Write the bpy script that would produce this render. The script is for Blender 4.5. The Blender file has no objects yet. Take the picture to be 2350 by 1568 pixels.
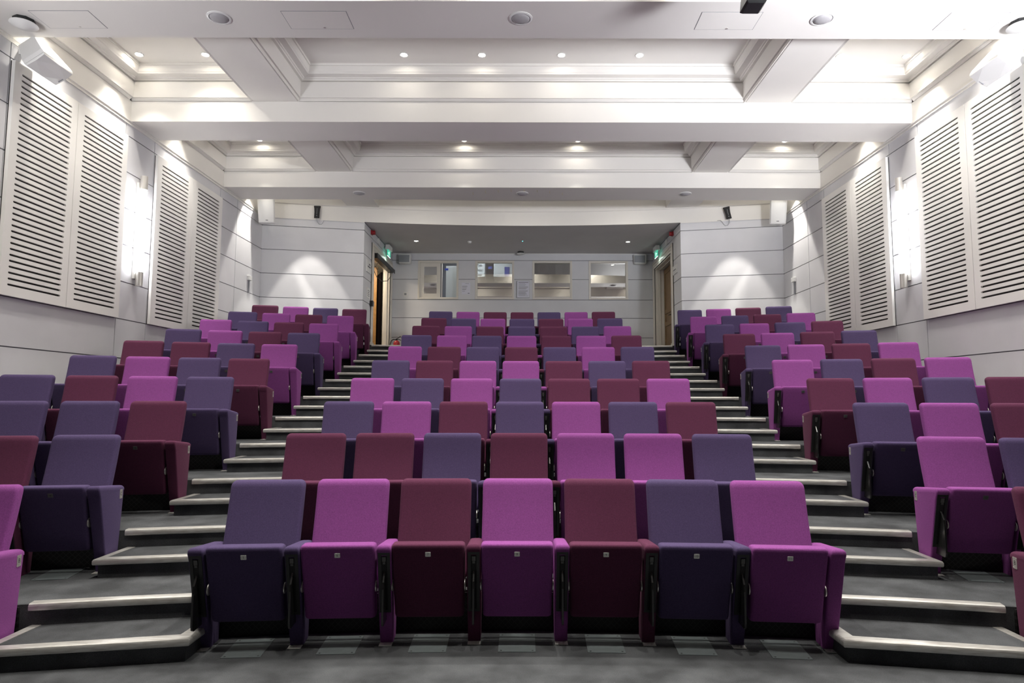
import bpy, math, random
from mathutils import Matrix, Vector
random.seed(7)
S = bpy.context.scene
COL = S.collection
R = math.radians

# ------------------------------------------------------------------ camera
cam = bpy.data.cameras.new('camera')
cam.sensor_width = 36.0
cam.lens = 1507.0 / 2350.0 * 36.0
cam.shift_x = -27.33 / 2350.0
cam.clip_start = 0.05
cam.clip_end = 100
camo = bpy.data.objects.new('camera', cam)
COL.objects.link(camo)
camo.matrix_world = (Matrix.Translation((0.0385, 0.0, 1.51)) @ Matrix.Rotation(R(90) + 0.0874, 4, 'X')
                     @ Matrix.Rotation(0.0022, 4, 'Z'))
S.camera = camo

# ------------------------------------------------------------------ world and exposure
w = bpy.data.worlds.new('world')
S.world = w
w.use_nodes = True
w.node_tree.nodes['Background'].inputs[0].default_value = (0.8, 0.85, 1, 1)
w.node_tree.nodes['Background'].inputs[1].default_value = 0.02
S.view_settings.view_transform = 'Standard'
S.view_settings.look = 'None'
S.view_settings.exposure = 0.5
S.view_settings.gamma = 1.0
S.view_settings.use_curve_mapping = False

# lamp strengths, all in one place
DOWN_W = 138.0         # ceiling downlights over the seats
WALL_W = 150.0         # downlights close to the side walls
REAR_W = 240.0         # downlights before the rear walls
ALCOVE_W = 12.0
SCONCE_E = 23.0        # wall tube emission
UPLIGHT_W = 400.0        # added ceiling fill from both sides, no fixtures
WARM = (1.0, 0.95, 0.87)
COOL = (0.93, 0.94, 1.0)


# ------------------------------------------------------------------ materials
def mat(name, col, rough=0.6, metal=0.0, noise=None, bump=None, sheen=0.0, emit=None, spec=None, coat=0):
    """noise=(scale, amount): brightness mottling; bump=(scale, strength)"""
    m = bpy.data.materials.new(name)
    m.use_nodes = True
    nt = m.node_tree
    b = nt.nodes['Principled BSDF']
    b.inputs['Base Color'].default_value = (*col, 1)
    b.inputs['Roughness'].default_value = rough
    b.inputs['Metallic'].default_value = metal
    if spec is not None:
        b.inputs['Specular IOR Level'].default_value = spec
    if sheen:
        b.inputs['Sheen Weight'].default_value = sheen
        b.inputs['Sheen Roughness'].default_value = 0.45
        b.inputs['Sheen Tint'].default_value = (*[min(1, c * 1.6 + 0.12) for c in col], 1)
    if coat:
        b.inputs['Coat Weight'].default_value = coat
    if emit:
        b.inputs['Emission Color'].default_value = (*emit[0], 1)
        b.inputs['Emission Strength'].default_value = emit[1]
    tc = nt.nodes.new('ShaderNodeTexCoord')
    if noise:
        n = nt.nodes.new('ShaderNodeTexNoise')
        n.inputs['Scale'].default_value = noise[0]
        n.inputs['Detail'].default_value = 5
        nt.links.new(tc.outputs['Object'], n.inputs['Vector'])
        mp = nt.nodes.new('ShaderNodeMapRange')
        mp.inputs['From Min'].default_value = 0.3
        mp.inputs['From Max'].default_value = 0.7
        mp.inputs['To Min'].default_value = 1 - noise[1]
        mp.inputs['To Max'].default_value = 1 + noise[1]
        nt.links.new(n.outputs['Fac'], mp.inputs['Value'])
        vm = nt.nodes.new('ShaderNodeVectorMath')
        vm.operation = 'SCALE'
        vm.inputs[0].default_value = col
        nt.links.new(mp.outputs['Result'], vm.inputs['Scale'])
        nt.links.new(vm.outputs['Vector'], b.inputs['Base Color'])
    if bump:
        n2 = nt.nodes.new('ShaderNodeTexNoise')
        n2.inputs['Scale'].default_value = bump[0]
        n2.inputs['Detail'].default_value = 3
        nt.links.new(tc.outputs['Object'], n2.inputs['Vector'])
        bp = nt.nodes.new('ShaderNodeBump')
        bp.inputs['Strength'].default_value = bump[1]
        bp.inputs['Distance'].default_value = 0.002
        nt.links.new(n2.outputs['Fac'], bp.inputs['Height'])
        nt.links.new(bp.outputs['Normal'], b.inputs['Normal'])
    return m


FAB = {
    'M': mat('magenta_wool', (0.235, 0.060, 0.240), 0.9, noise=(180, 0.17), bump=(500, 0.5), sheen=0.2, spec=0.2),
    'P': mat('indigo_wool', (0.072, 0.050, 0.122), 0.9, noise=(180, 0.17), bump=(500, 0.5), sheen=0.2, spec=0.2),
    'B': mat('burgundy_wool', (0.095, 0.023, 0.056), 0.9, noise=(180, 0.17), bump=(500, 0.5), sheen=0.2, spec=0.2),
}
M_PLASTER = mat('cream_plaster', (0.80, 0.78, 0.74), 0.7, noise=(1.2, 0.015), spec=0.3)
M_SOFFIT = mat('beam_plaster', (0.77, 0.755, 0.77), 0.75, noise=(1.0, 0.015), spec=0.3)
M_WALL = mat('grey_wall_cladding', (0.69, 0.692, 0.712), 0.8, noise=(2.5, 0.03), bump=(60, 0.1), spec=0.25)
M_GAP = mat('cladding_joint', (0.20, 0.20, 0.22), 0.9)
M_PANEL = mat('painted_slatted_board', (0.85, 0.84, 0.81), 0.55, noise=(2, 0.015), spec=0.35)
M_DARK = mat('dark_void', (0.02, 0.019, 0.017), 0.9)
M_TRIM = mat('cream_gloss_trim', (0.74, 0.70, 0.63), 0.4)
M_BLACK = mat('black_plastic', (0.012, 0.013, 0.014), 0.42, spec=0.5)
M_BLACKM = mat('black_matt', (0.015, 0.015, 0.016), 0.8)
M_STEEL = mat('brushed_steel', (0.72, 0.70, 0.66), 0.35, 0.75, bump=(120, 0.1))
M_BRACKET = mat('satin_bracket', (0.70, 0.69, 0.65), 0.35, 0.25)
M_LATCH = mat('latch_grey', (0.10, 0.10, 0.095), 0.4)
M_LABEL = mat('printed_plate', (0.85, 0.85, 0.80), 0.45)
M_INK = mat('black_ink', (0.015, 0.015, 0.015), 0.6)
M_WHITEP = mat('white_plastic', (0.80, 0.80, 0.78), 0.4)
M_GREYP = mat('grey_plastic', (0.30, 0.31, 0.33), 0.5)
M_RED = mat('red_plastic', (0.36, 0.012, 0.02), 0.35)
M_OAK = mat('oak', (0.42, 0.22, 0.07), 0.45, noise=(14, 0.15))
M_OAK2 = mat('brown_oak', (0.22, 0.13, 0.055), 0.45, noise=(10, 0.15))
M_DOORDARK = mat('dark_padding', (0.008, 0.006, 0.006), 1.0, bump=(6, 0.4), spec=0.0)
M_PAPER = mat('paper', (0.72, 0.72, 0.80), 0.7)
M_PLATE = mat('floor_plate', (0.125, 0.145, 0.15), 0.5, noise=(20, 0.08), spec=0.5)
M_GLASSGREEN = mat('exit_green', (0.0, 0.35, 0.2), 0.3, emit=((0.1, 0.75, 0.5), 0.45))
M_GLOWW = mat('exit_white', (0.9, 0.95, 0.95), 0.3, emit=((0.85, 1.0, 0.97), 1.0))
M_LAMP = mat('lamp_lens', (1, 1, 1), 0.3, emit=((1.0, 0.93, 0.80), 95.0))
M_LAMPOFF = mat('lamp_lens_small', (1, 1, 1), 0.3, emit=((1.0, 0.93, 0.8), 25.0))
M_TUBE = mat('tube_diffuser', (1, 1, 1), 0.3, emit=((0.97, 0.97, 1.0), SCONCE_E))
M_LED = mat('cyan_led', (0, 0.4, 0.4), 0.3, emit=((0.1, 0.9, 0.9), 6))
M_BLUE = mat('blue_card', (0.02, 0.05, 0.42), 0.5)
M_BRASS = mat('brass', (0.75, 0.65, 0.35), 0.3, 1.0)

# carpet: charcoal with soft worn clouds
M_CARPET = mat('charcoal_carpet', (0.060, 0.063, 0.067), 0.95, spec=0.15)
_nt = M_CARPET.node_tree
_b = _nt.nodes['Principled BSDF']
_tc = _nt.nodes.new('ShaderNodeTexCoord')
_n1 = _nt.nodes.new('ShaderNodeTexNoise'); _n1.inputs['Scale'].default_value = 3.5; _n1.inputs['Detail'].default_value = 6
_n2 = _nt.nodes.new('ShaderNodeTexNoise'); _n2.inputs['Scale'].default_value = 260; _n2.inputs['Detail'].default_value = 2
_mr = _nt.nodes.new('ShaderNodeMapRange'); _mr.inputs['From Min'].default_value = 0.35; _mr.inputs['From Max'].default_value = 0.7
_mr.inputs['To Min'].default_value = 0.8; _mr.inputs['To Max'].default_value = 1.7
_m2 = _nt.nodes.new('ShaderNodeMapRange'); _m2.inputs['From Min'].default_value = 0.3; _m2.inputs['From Max'].default_value = 0.7
_m2.inputs['To Min'].default_value = 0.75; _m2.inputs['To Max'].default_value = 1.3
_mu = _nt.nodes.new('ShaderNodeMath'); _mu.operation = 'MULTIPLY'
_vm = _nt.nodes.new('ShaderNodeVectorMath'); _vm.operation = 'SCALE'; _vm.inputs[0].default_value = (0.060, 0.063, 0.067)
_nt.links.new(_tc.outputs['Object'], _n1.inputs['Vector']); _nt.links.new(_tc.outputs['Object'], _n2.inputs['Vector'])
_nt.links.new(_n1.outputs['Fac'], _mr.inputs['Value']); _nt.links.new(_n2.outputs['Fac'], _m2.inputs['Value'])
_nt.links.new(_mr.outputs['Result'], _mu.inputs[0]); _nt.links.new(_m2.outputs['Result'], _mu.inputs[1])
_nt.links.new(_mu.outputs[0], _vm.inputs['Scale']); _nt.links.new(_vm.outputs['Vector'], _b.inputs['Base Color'])
_bp = _nt.nodes.new('ShaderNodeBump'); _bp.inputs['Strength'].default_value = 0.7; _bp.inputs['Distance'].default_value = 0.004
_nt.links.new(_n2.outputs['Fac'], _bp.inputs['Height']); _nt.links.new(_bp.outputs['Normal'], _b.inputs['Normal'])

# aluminium nosing, faint streaks of wear along it
M_NOSE = mat('aluminium_nosing', (0.63, 0.625, 0.59), 0.38, 0.6, bump=(200, 0.15))
_nt = M_NOSE.node_tree
_b = _nt.nodes['Principled BSDF']
_tc = _nt.nodes.new('ShaderNodeTexCoord')
_mp = _nt.nodes.new('ShaderNodeMapping'); _mp.inputs['Scale'].default_value = (7, 60, 90)
_n1 = _nt.nodes.new('ShaderNodeTexNoise'); _n1.inputs['Scale'].default_value = 1.0; _n1.inputs['Detail'].default_value = 7
_cr = _nt.nodes.new('ShaderNodeValToRGB')
_cr.color_ramp.elements[0].position = 0.33; _cr.color_ramp.elements[0].color = (0.52, 0.50, 0.46, 1)
_cr.color_ramp.elements[1].position = 0.60; _cr.color_ramp.elements[1].color = (0.68, 0.675, 0.64, 1)
_nt.links.new(_tc.outputs['Object'], _mp.inputs['Vector']); _nt.links.new(_mp.outputs['Vector'], _n1.inputs['Vector'])
_nt.links.new(_n1.outputs['Fac'], _cr.inputs['Fac']); _nt.links.new(_cr.outputs['Color'], _b.inputs['Base Color'])

# diamond mesh grille under the seats
M_MESH = bpy.data.materials.new('black_diamond_mesh')
M_MESH.use_nodes = True
_nt = M_MESH.node_tree
_b = _nt.nodes['Principled BSDF']; _b.inputs['Roughness'].default_value = 0.5
_tc = _nt.nodes.new('ShaderNodeTexCoord')
_mp = _nt.nodes.new('ShaderNodeMapping'); _mp.inputs['Rotation'].default_value = (0, R(45), 0); _mp.inputs['Scale'].default_value = (1, 0, 1)
_ck = _nt.nodes.new('ShaderNodeTexBrick')
_ck.offset = 0; _ck.inputs['Scale'].default_value = 36; _ck.inputs['Mortar Size'].default_value = 0.09
_ck.inputs['Brick Width'].default_value = 1; _ck.inputs['Row Height'].default_value = 1
_ck.inputs['Color1'].default_value = (0.002, 0.002, 0.002, 1); _ck.inputs['Color2'].default_value = (0.002, 0.002, 0.002, 1)
_ck.inputs['Mortar'].default_value = (0.02, 0.02, 0.02, 1)
_sx = _nt.nodes.new('ShaderNodeSeparateXYZ'); _cx = _nt.nodes.new('ShaderNodeCombineXYZ')
_nt.links.new(_tc.outputs['Object'], _mp.inputs['Vector']); _nt.links.new(_mp.outputs['Vector'], _sx.inputs[0])
_nt.links.new(_sx.outputs['X'], _cx.inputs['X']); _nt.links.new(_sx.outputs['Z'], _cx.inputs['Y'])
_nt.links.new(_cx.outputs[0], _ck.inputs['Vector']); _nt.links.new(_ck.outputs['Color'], _b.inputs['Base Color'])

# control room glass: strongly reflecting
M_GLASS = bpy.data.materials.new('reflecting_glass')
M_GLASS.use_nodes = True
_nt = M_GLASS.node_tree
_nt.nodes.clear()
_o = _nt.nodes.new('ShaderNodeOutputMaterial'); _mx = _nt.nodes.new('ShaderNodeMixShader')
_t = _nt.nodes.new('ShaderNodeBsdfTransparent'); _t.inputs[0].default_value = (0.75, 0.78, 0.78, 1)
_g = _nt.nodes.new('ShaderNodeBsdfGlossy'); _g.inputs['Roughness'].default_value = 0.0; _g.inputs[0].default_value = (0.95, 0.93, 0.88, 1)
_mx.inputs[0].default_value = 0.62
_nt.links.new(_t.outputs[0], _mx.inputs[1]); _nt.links.new(_g.outputs[0], _mx.inputs[2]); _nt.links.new(_mx.outputs[0], _o.inputs[0])


# ------------------------------------------------------------------ mesh helpers
class MB:
    """collects shapes; mesh(name, [materials]) makes ONE mesh"""

    def __init__(self):
        self.v = []; self.f = []; self.m = []

    def add(self, verts, faces, mi=0):
        o = len(self.v)
        self.v += [tuple(p) for p in verts]
        for fc in faces:
            self.f.append([i + o for i in fc]); self.m.append(mi)
        return self

    def box(self, x0, x1, y0, y1, z0, z1, mi=0):
        v = [(x, y, z) for z in (z0, z1) for y in (y0, y1) for x in (x0, x1)]
        return self.add(v, [(0, 2, 3, 1), (4, 5, 7, 6), (0, 1, 5, 4), (2, 6, 7, 3), (0, 4, 6, 2), (1, 3, 7, 5)], mi)

    def quad(self, a, b, c, d, mi=0):
        return self.add([a, b, c, d], [(0, 1, 2, 3)], mi)

    def prism_x(self, poly, x0, x1, mi=0):
        """poly of (y,z), extruded along x"""
        n = len(poly)
        v = [(x0, y, z) for y, z in poly] + [(x1, y, z) for y, z in poly]
        f = [tuple(range(n)), tuple(range(2 * n - 1, n - 1, -1))]
        f += [(i, i + n, (i + 1) % n + n, (i + 1) % n) for i in range(n)]
        return self.add(v, f, mi)

    def prism_z(self, poly, z0, z1, mi=0):
        n = len(poly)
        v = [(x, y, z0) for x, y in poly] + [(x, y, z1) for x, y in poly]
        f = [tuple(range(n - 1, -1, -1)), tuple(range(n, 2 * n))]
        f += [(i, (i + 1) % n, (i + 1) % n + n, i + n) for i in range(n)]
        return self.add(v, f, mi)

    def loft(self, secs, mi=0, seg=3, lean=0.0):
        """secs: (cx, cy, z, hx, hy, r); rounded rectangles stacked along z; lean tilts each by z += lean*(cy-y)"""
        loops = []
        for (cx, cy, z, hx, hy, r) in secs:
            r = min(r, hx * 0.99, hy * 0.99)
            L = []
            for (sx, sy, a0) in ((1, 1, 0), (-1, 1, 90), (-1, -1, 180), (1, -1, 270)):
                for k in range(seg + 1):
                    a = R(a0 + 90 * k / seg)
                    x = cx + sx * (hx - r) + r * math.cos(a)
                    y = cy + sy * (hy - r) + r * math.sin(a)
                    L.append((x, y, z + lean * (cy - y)))
            loops.append(L)
        n = len(loops[0])
        v = [p for L in loops for p in L]
        f = []
        for j in range(len(loops) - 1):
            for i in range(n):
                a = j * n + i; b = j * n + (i + 1) % n
                f.append((a, b, b + n, a + n))
        f.append(tuple(range(n - 1, -1, -1)))
        f.append(tuple(range((len(loops) - 1) * n, len(loops) * n)))
        return self.add(v, f, mi)

    def lathe(self, prof, cx=0, cy=0, cz=0, n=28, mi=0, axis='Z'):
        """prof: (r, h)"""
        v = []; f = []
        for (r, h) in prof:
            for k in range(n):
                a = 2 * math.pi * k / n
                p = (r * math.cos(a), r * math.sin(a), h)
                if axis == 'X': p = (p[2], p[0], p[1])
                if axis == 'Y': p = (p[0], p[2], p[1])
                v.append((cx + p[0], cy + p[1], cz + p[2]))
        for j in range(len(prof) - 1):
            for k in range(n):
                a = j * n + k; b = j * n + (k + 1) % n
                f.append((a, b, b + n, a + n))
        f.append(tuple(range(n)))
        f.append(tuple(range((len(prof) - 1) * n, len(prof) * n)))
        return self.add(v, f, mi)

    def tube(self, pts, r, n=8, mi=0):
        pts = [Vector(p) for p in pts]
        v = []; f = []
        prev = None
        for i, p in enumerate(pts):
            d = (pts[min(i + 1, len(pts) - 1)] - pts[max(i - 1, 0)]).normalized()
            u = (prev - d * prev.dot(d)) if prev is not None else d.orthogonal()
            u.normalize(); prev = u
            q = d.cross(u)
            for k in range(n):
                a = 2 * math.pi * k / n
                v.append(p + (u * math.cos(a) + q * math.sin(a)) * r)
        for j in range(len(pts) - 1):
            for k in range(n):
                a = j * n + k; b = j * n + (k + 1) % n
                f.append((a, b, b + n, a + n))
        f.append(tuple(range(n))); f.append(tuple(range((len(pts) - 1) * n, len(pts) * n)))
        return self.add(v, f, mi)

    def xf(self, M):
        self.v = [tuple(M @ Vector(p)) for p in self.v]
        return self

    def mesh(self, name, mats, smooth=False, bevel=0.0):
        me = bpy.data.meshes.new(name)
        me.from_pydata(self.v, [], self.f)
        if not isinstance(mats, (list, tuple)): mats = [mats]
        for m in mats: me.materials.append(m)
        for p, i in zip(me.polygons, self.m): p.material_index = i
        import bmesh
        bm = bmesh.new(); bm.from_mesh(me)
        bmesh.ops.recalc_face_normals(bm, faces=bm.faces)
        if bevel:
            ed = [e for e in bm.edges if e.is_manifold and e.calc_face_angle(0) > 0.5]
            bmesh.ops.bevel(bm, geom=ed, offset=bevel, segments=2, affect='EDGES', profile=0.5)
        bm.to_mesh(me); bm.free()
        if smooth:
            for p in me.polygons: p.use_smooth = True
            me.set_sharp_from_angle(angle=R(40))
        me.update()
        return me


def obj(name, me, parent=None, loc=None):
    o = bpy.data.objects.new(name, me)
    COL.objects.link(o)
    if parent is not None: o.parent = parent
    if loc is not None: o.location = loc
    return o


def tag(o, label, cat, group=None, kind=None):
    if label: o['label'] = label
    if cat: o['category'] = cat
    if group: o['group'] = group
    if kind: o['kind'] = kind
    return o


def empty(name, loc, rz=0.0, label=None, cat=None, group=None):
    o = bpy.data.objects.new(name, None)
    o.empty_display_size = 0.1
    COL.objects.link(o)
    o.location = loc; o.rotation_euler = (0, 0, rz)
    return tag(o, label, cat, group)


def struct(name, me):
    o = obj(name, me); o['kind'] = 'structure'; return o


def text(mb, s, size, M, mi=0, align='CENTER', depth=0.0):
    cu = bpy.data.curves.new('t', 'FONT')
    cu.body = s; cu.size = size; cu.align_x = align; cu.align_y = 'CENTER'; cu.resolution_u = 3
    to = bpy.data.objects.new('t', cu)
    me = to.to_mesh()
    mb.add([M @ v.co for v in me.vertices], [tuple(p.vertices) for p in me.polygons], mi)
    to.to_mesh_clear()
    bpy.data.objects.remove(to); bpy.data.curves.remove(cu)


# ------------------------------------------------------------------ dimensions
XW = 5.528               # half width of the hall
ZB = 5.41                # underside of the cross beams
ZL = 5.706               # underside of the lengthwise beams
ZT = 5.985               # moulding height
ZC = 6.15                # coffer ceilings
D0, G, RISE = 3.5312, 0.9799, 0.2567
BEAMS = [(-2.40, -1.73), (0.45, 1.12), (3.30, 3.97), (6.144, 6.81), (8.98, 9.665), (11.86, 12.61)]
ALX, ALY, YB = 3.46, 14.11, 17.208    # alcove corner and rear wall
ZA = 5.37                # alcove ceiling
Y_FRONT = -4.0


def sag(x): return x * x / 27.0


def plat_y(m, x): return D0 + G * (m + 1) - 1.07 - sag(x) + (0.035 if m == 1 else 0)


def plat_z(m): return RISE * m


# ------------------------------------------------------------------ floor with its seating tiers
xs = [-XW + i * (2 * XW) / 44 for i in range(45)]
mb = MB()
pts0 = [(x, plat_y(1, x)) for x in xs]
for i in range(44):
    mb.quad((xs[i], Y_FRONT, 0), (xs[i + 1], Y_FRONT, 0), (*pts0[i + 1], 0), (*pts0[i], 0))
for m in range(1, 11):
    za, zb = plat_z(m - 1), plat_z(m)
    for i in range(44):
        a, b = xs[i], xs[i + 1]
        ya, yb = plat_y(m, a), plat_y(m, b)
        mb.quad((a, ya, za), (b, yb, za), (b, yb, zb), (a, ya, zb))
        if m < 10: ya2, yb2 = plat_y(m + 1, a), plat_y(m + 1, b)
        else: ya2 = yb2 = YB + 0.1
        mb.quad((a, ya, zb), (b, yb, zb), (b, yb2, zb), (a, ya2, zb))
struct('floor', mb.mesh('floor', M_CARPET))


# ------------------------------------------------------------------ stair nosings and half steps in the aisles
def nosing_strip(mb, pts, z, inward):
    """pts: front edge polyline; inward: unit vectors pointing on to the tread. rounded aluminium profile."""
    prof = [(0.055, 0.003), (0.055, 0.006), (0.0, 0.006), (-0.012, 0.002), (-0.018, -0.008), (-0.018, -0.028),
            (-0.014, -0.036), (-0.002, -0.038), (0.004, -0.036), (0.004, 0.0)]
    n = len(prof)
    v = []
    for p, d in zip(pts, inward):
        for (u, h) in prof: v.append((p[0] + d[0] * u, p[1] + d[1] * u, z + h))
    f = []
    for j in range(len(pts) - 1):
        for k in range(n): f.append((j * n + k, j * n + (k + 1) % n, (j + 1) * n + (k + 1) % n, (j + 1) * n + k))
    f.append(tuple(range(n))); f.append(tuple(range((len(pts) - 1) * n, len(pts) * n)))
    mb.add(v, f)


ORD = ['', 'first', 'second', 'third', 'fourth', 'fifth', 'sixth', 'seventh', 'eighth', 'ninth', 'tenth']
ORDR = ['', 'front', 'second', 'third', 'fourth', 'fifth', 'sixth', 'seventh', 'eighth', 'ninth', 'back']
for side, sg in (('left', -1), ('right', 1)):
    for m in range(1, 11):
        # platform edge nosing
        xa, xb = (2.97, 1.93)
        X = [sg * (xa + (xb - xa) * t / 6) for t in range(7)]
        mb = MB()
        P = [(x, plat_y(m, x) - 0.002) for x in X]
        D = []
        for x in X:
            d = Vector((2 * x / 27.0, 1.0)).normalized(); D.append((d.x, d.y))
        nosing_strip(mb, P, plat_z(m), D)
        o = obj('stair_nosing', mb.mesh('stair_nosing', M_NOSE, smooth=True))
        where = 'edge of the top landing' if m == 10 else 'tier edge under the %s seat row' % ORDR[m + 1]
        tag(o, 'aluminium nosing strip of the %s aisle on the %s' % (side, where), 'stair nosing', 'nosing strips on the tier edges')
        # half step
        first = (m == 1)
        dep = 0.40 if first else 0.375
        xo, xi = (2.95, 1.90 if first else 1.95)
        z0, z1 = plat_z(m - 1), plat_z(m) - RISE / 2
        cxm, cym = sg * 2.45, plat_y(m, 2.45) - dep / 2
        root = empty('aisle_step', (cxm, cym, z0), 0,
                     'carpeted half step with aluminium edging in the %s aisle, %s from the bottom' % (side, ORD[m]), 'step',
                     'carpeted half steps of the aisles')
        fo, fi = plat_y(m, xo) - dep, plat_y(m, xi) - dep
        corners = [(sg * xo, fo), (sg * xi, fi), (sg * xi, plat_y(m, xi) - 0.001), (sg * xo, plat_y(m, xo) - 0.001)]
        ins = 0.012
        body = MB()
        body.prism_z([(sg * (xo - ins) - cxm, fo + ins - cym), (sg * (xi + ins) - cxm, fi + ins - cym),
                      (sg * (xi + ins) - cxm, corners[2][1] - cym), (sg * (xo - ins) - cxm, corners[3][1] - cym)], 0.0, z1 - z0 + 0.003)
        obj('carpet_block', body.mesh('carpet_block', M_CARPET), root)
        nb = MB()
        dx, dy = sg * (xi - xo), fi - fo
        l = math.hypot(dx, dy)
        nrm = (-dy / l, dx / l) if sg < 0 else (dy / l, -dx / l)
        if nrm[1] < 0: nrm = (-nrm[0], -nrm[1])
        out = (sg * xo, fo); inn = (sg * xi, fi)
        if sg < 0:
            mo = (nrm[0] + 1.0, nrm[1]); mi_ = (nrm[0] - 1.0, nrm[1])
        else:
            mo = (nrm[0] - 1.0, nrm[1]); mi_ = (nrm[0] + 1.0, nrm[1])
        pts = [(sg * xo, corners[3][1]), out, inn]
        dirs = [(-sg * 1.0, 0.0), mo, mi_ if first else nrm]
        if first:
            pts.append((sg * xi, corners[2][1])); dirs.append((sg * 1.0, 0.0))
        nosing_strip(nb, [(p[0] - cxm, p[1] - cym) for p in pts], z1 - z0, dirs)
        obj('nosing', nb.mesh('nosing', M_NOSE, smooth=True), root)


# ------------------------------------------------------------------ walls
ZROWS = [0.03, 0.50, 1.02, 1.54, 2.06, 2.60, 3.12, 3.64, 4.155, 4.67, 5.185, 5.355]
GAP = 0.007


def clad(mb, A, B, nrm, cols, z_from=0.0, rows=ZROWS, holes=()):
    """cladding boards on the wall from A to B (xy); cols: distances of the upright joints"""
    A = Vector(A); B = Vector(B); d = (B - A).normalized(); n = Vector(nrm)
    L = (B - A).length
    cs = [0] + list(cols) + [L]
    # backing
    q = lambda s, z, u: (A.x + d.x * s + n.x * u, A.y + d.y * s + n.y * u, z)
    for i in range(len(cs) - 1):
        for j in range(len(rows) - 1):
            z0, z1 = rows[j] + GAP, rows[j + 1] - GAP
            if j == len(rows) - 2: z1 = rows[j + 1]
            if z1 < z_from: continue
            s0 = cs[i] + (GAP if i else 0); s1 = cs[i + 1] - (GAP if i < len(cs) - 2 else 0)
            segs = [(s0, s1, z0, z1)]
            for (h0, h1, g0, g1) in holes:
                new = []
                for (a, b, c, e) in segs:
                    if h1 <= a or h0 >= b or g1 <= c or g0 >= e: new.append((a, b, c, e)); continue
                    if a < h0: new.append((a, h0, c, e))
                    if h1 < b: new.append((h1, b, c, e))
                    a2, b2 = max(a, h0), min(b, h1)
                    if c < g0: new.append((a2, b2, c, g0))
                    if g1 < e: new.append((a2, b2, g1, e))
                segs = new
            for (a, b, c, e) in segs:
                v = [q(a, c, 0), q(b, c, 0), q(b, c, 0.014), q(a, c, 0.014), q(a, e, 0), q(b, e, 0), q(b, e, 0.014), q(a, e, 0.014)]
                mb.add(v, [(0, 1, 2, 3), (4, 7, 6, 5), (3, 2, 6, 7), (0, 4, 5, 1), (0, 3, 7, 4), (1, 5, 6, 2)])
    for (h) in [None]:
        cuts = sorted(holes)
        s = 0
        ztop = rows[-1]
        for (h0, h1, g0, g1) in cuts:
            mb.quad(q(s, 0, 0), q(h0, 0, 0), q(h0, ztop, 0), q(s, ztop, 0), 1)
            mb.quad(q(h0, 0, 0), q(h1, 0, 0), q(h1, g0, 0), q(h0, g0, 0), 1)
            mb.quad(q(h0, g1, 0), q(h1, g1, 0), q(h1, ztop, 0), q(h0, ztop, 0), 1)
            s = h1
        mb.quad(q(s, 0, 0), q(L, 0, 0), q(L, ztop, 0), q(s, ztop, 0), 1)


for side, sg in (('left', -1), ('right', 1)):
    mb = MB()
    ycols = [6.815, 8.885, 9.60, 11.75, 12.47]
    clad(mb, (sg * (XW + 0.014), Y_FRONT), (sg * (XW + 0.014), 13.69 + 0.003), (-sg, 0), [y - Y_FRONT for y in ycols])
    # white plaster above with its little picture rail
    x = sg * XW
    mb.quad((x, Y_FRONT, 5.355), (x, 13.7, 5.355), (x, 13.7, 6.3), (x, Y_FRONT, 6.3), 2)
    rail = [(0, 5.352), (0.012, 5.352), (0.012, 5.366), (0.004, 5.372), (0.004, 5.39), (0.02, 5.396), (0.02, 5.408), (0, 5.412)]
    for k in range(len(rail) - 1):
        (u0, z0), (u1, z1) = rail[k], rail[k + 1]
        mb.quad((x - sg * u0, Y_FRONT, z0), (x - sg * u0, 13.69, z0), (x - sg * u1, 13.69, z1), (x - sg * u1, Y_FRONT, z1), 2)
    struct('wall_' + side, mb.mesh('wall_' + side, [M_WALL, M_GAP, M_PLASTER]))
    # rear wall block between side wall and alcove
    mb = MB()
    A = (sg * XW, 13.69); B = (sg * ALX, ALY)
    d = Vector((B[0] - A[0], B[1] - A[1])).normalized()
    n = Vector((d.y, -d.x));
    if n.y > 0: n = -n
    A2 = (A[0] - n.x * 0.014, A[1] - n.y * 0.014); B2 = (B[0] - n.x * 0.014, B[1] - n.y * 0.014)
    clad(mb, A2, B2, (n.x, n.y), [], z_from=2.3)
    struct('wall_rear_' + side, mb.mesh('wall_rear_' + side, [M_WALL, M_GAP]))
    # alcove side wall with its doorway
    mb = MB()
    y0, y1 = 15.02, 16.93
    clad(mb, (sg * (ALX + 0.014), ALY + 0.005), (sg * (ALX + 0.014), YB), (-sg, 0), [],
         z_from=2.3, holes=[(y0 - ALY, y1 - ALY, 0.0, 4.90)], rows=ZROWS)
    struct('wall_alcove_' + side, mb.mesh('wall_alcove_' + side, [M_WALL, M_GAP]))

# alcove back wall with four window openings
WINS = [(-2.775, -1.70), (-1.255, -0.225), (0.26, 1.315), (1.755, 2.795)]
WZ0, WZ1 = 4.135, 5.170
mb = MB()
clad(mb, (-ALX, YB + 0.014), (ALX, YB + 0.014), (0, -1), [], z_from=2.3,
     rows=[1.54, 2.06, 2.60, 3.12, 3.64, 4.125, 4.67, 5.18, ZA],
     holes=[(a + ALX, b + ALX, WZ0, WZ1) for a, b in WINS])
struct('wall_back', mb.mesh('wall_back', [M_WALL, M_GAP]))
mb = MB()
mb.quad((-XW, Y_FRONT, 0), (XW, Y_FRONT, 0), (XW, Y_FRONT, 6.3), (-XW, Y_FRONT, 6.3))
M_FRONT_DARK = mat('low_bounce_dark', (0.03, 0.03, 0.033), 0.95)  # unseen front wall given a dark colour to cut bounce on the seats
struct('wall_front', mb.mesh('wall_front', M_FRONT_DARK))
mb = MB()   # thin white conduit along the head of the back wall
mb.box(-ALX + 0.05, ALX - 0.05, YB - 0.018, YB + 0.0, ZA - 0.02, ZA - 0.004)
struct('trim_1', mb.mesh('trim_1', M_WHITEP))

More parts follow.
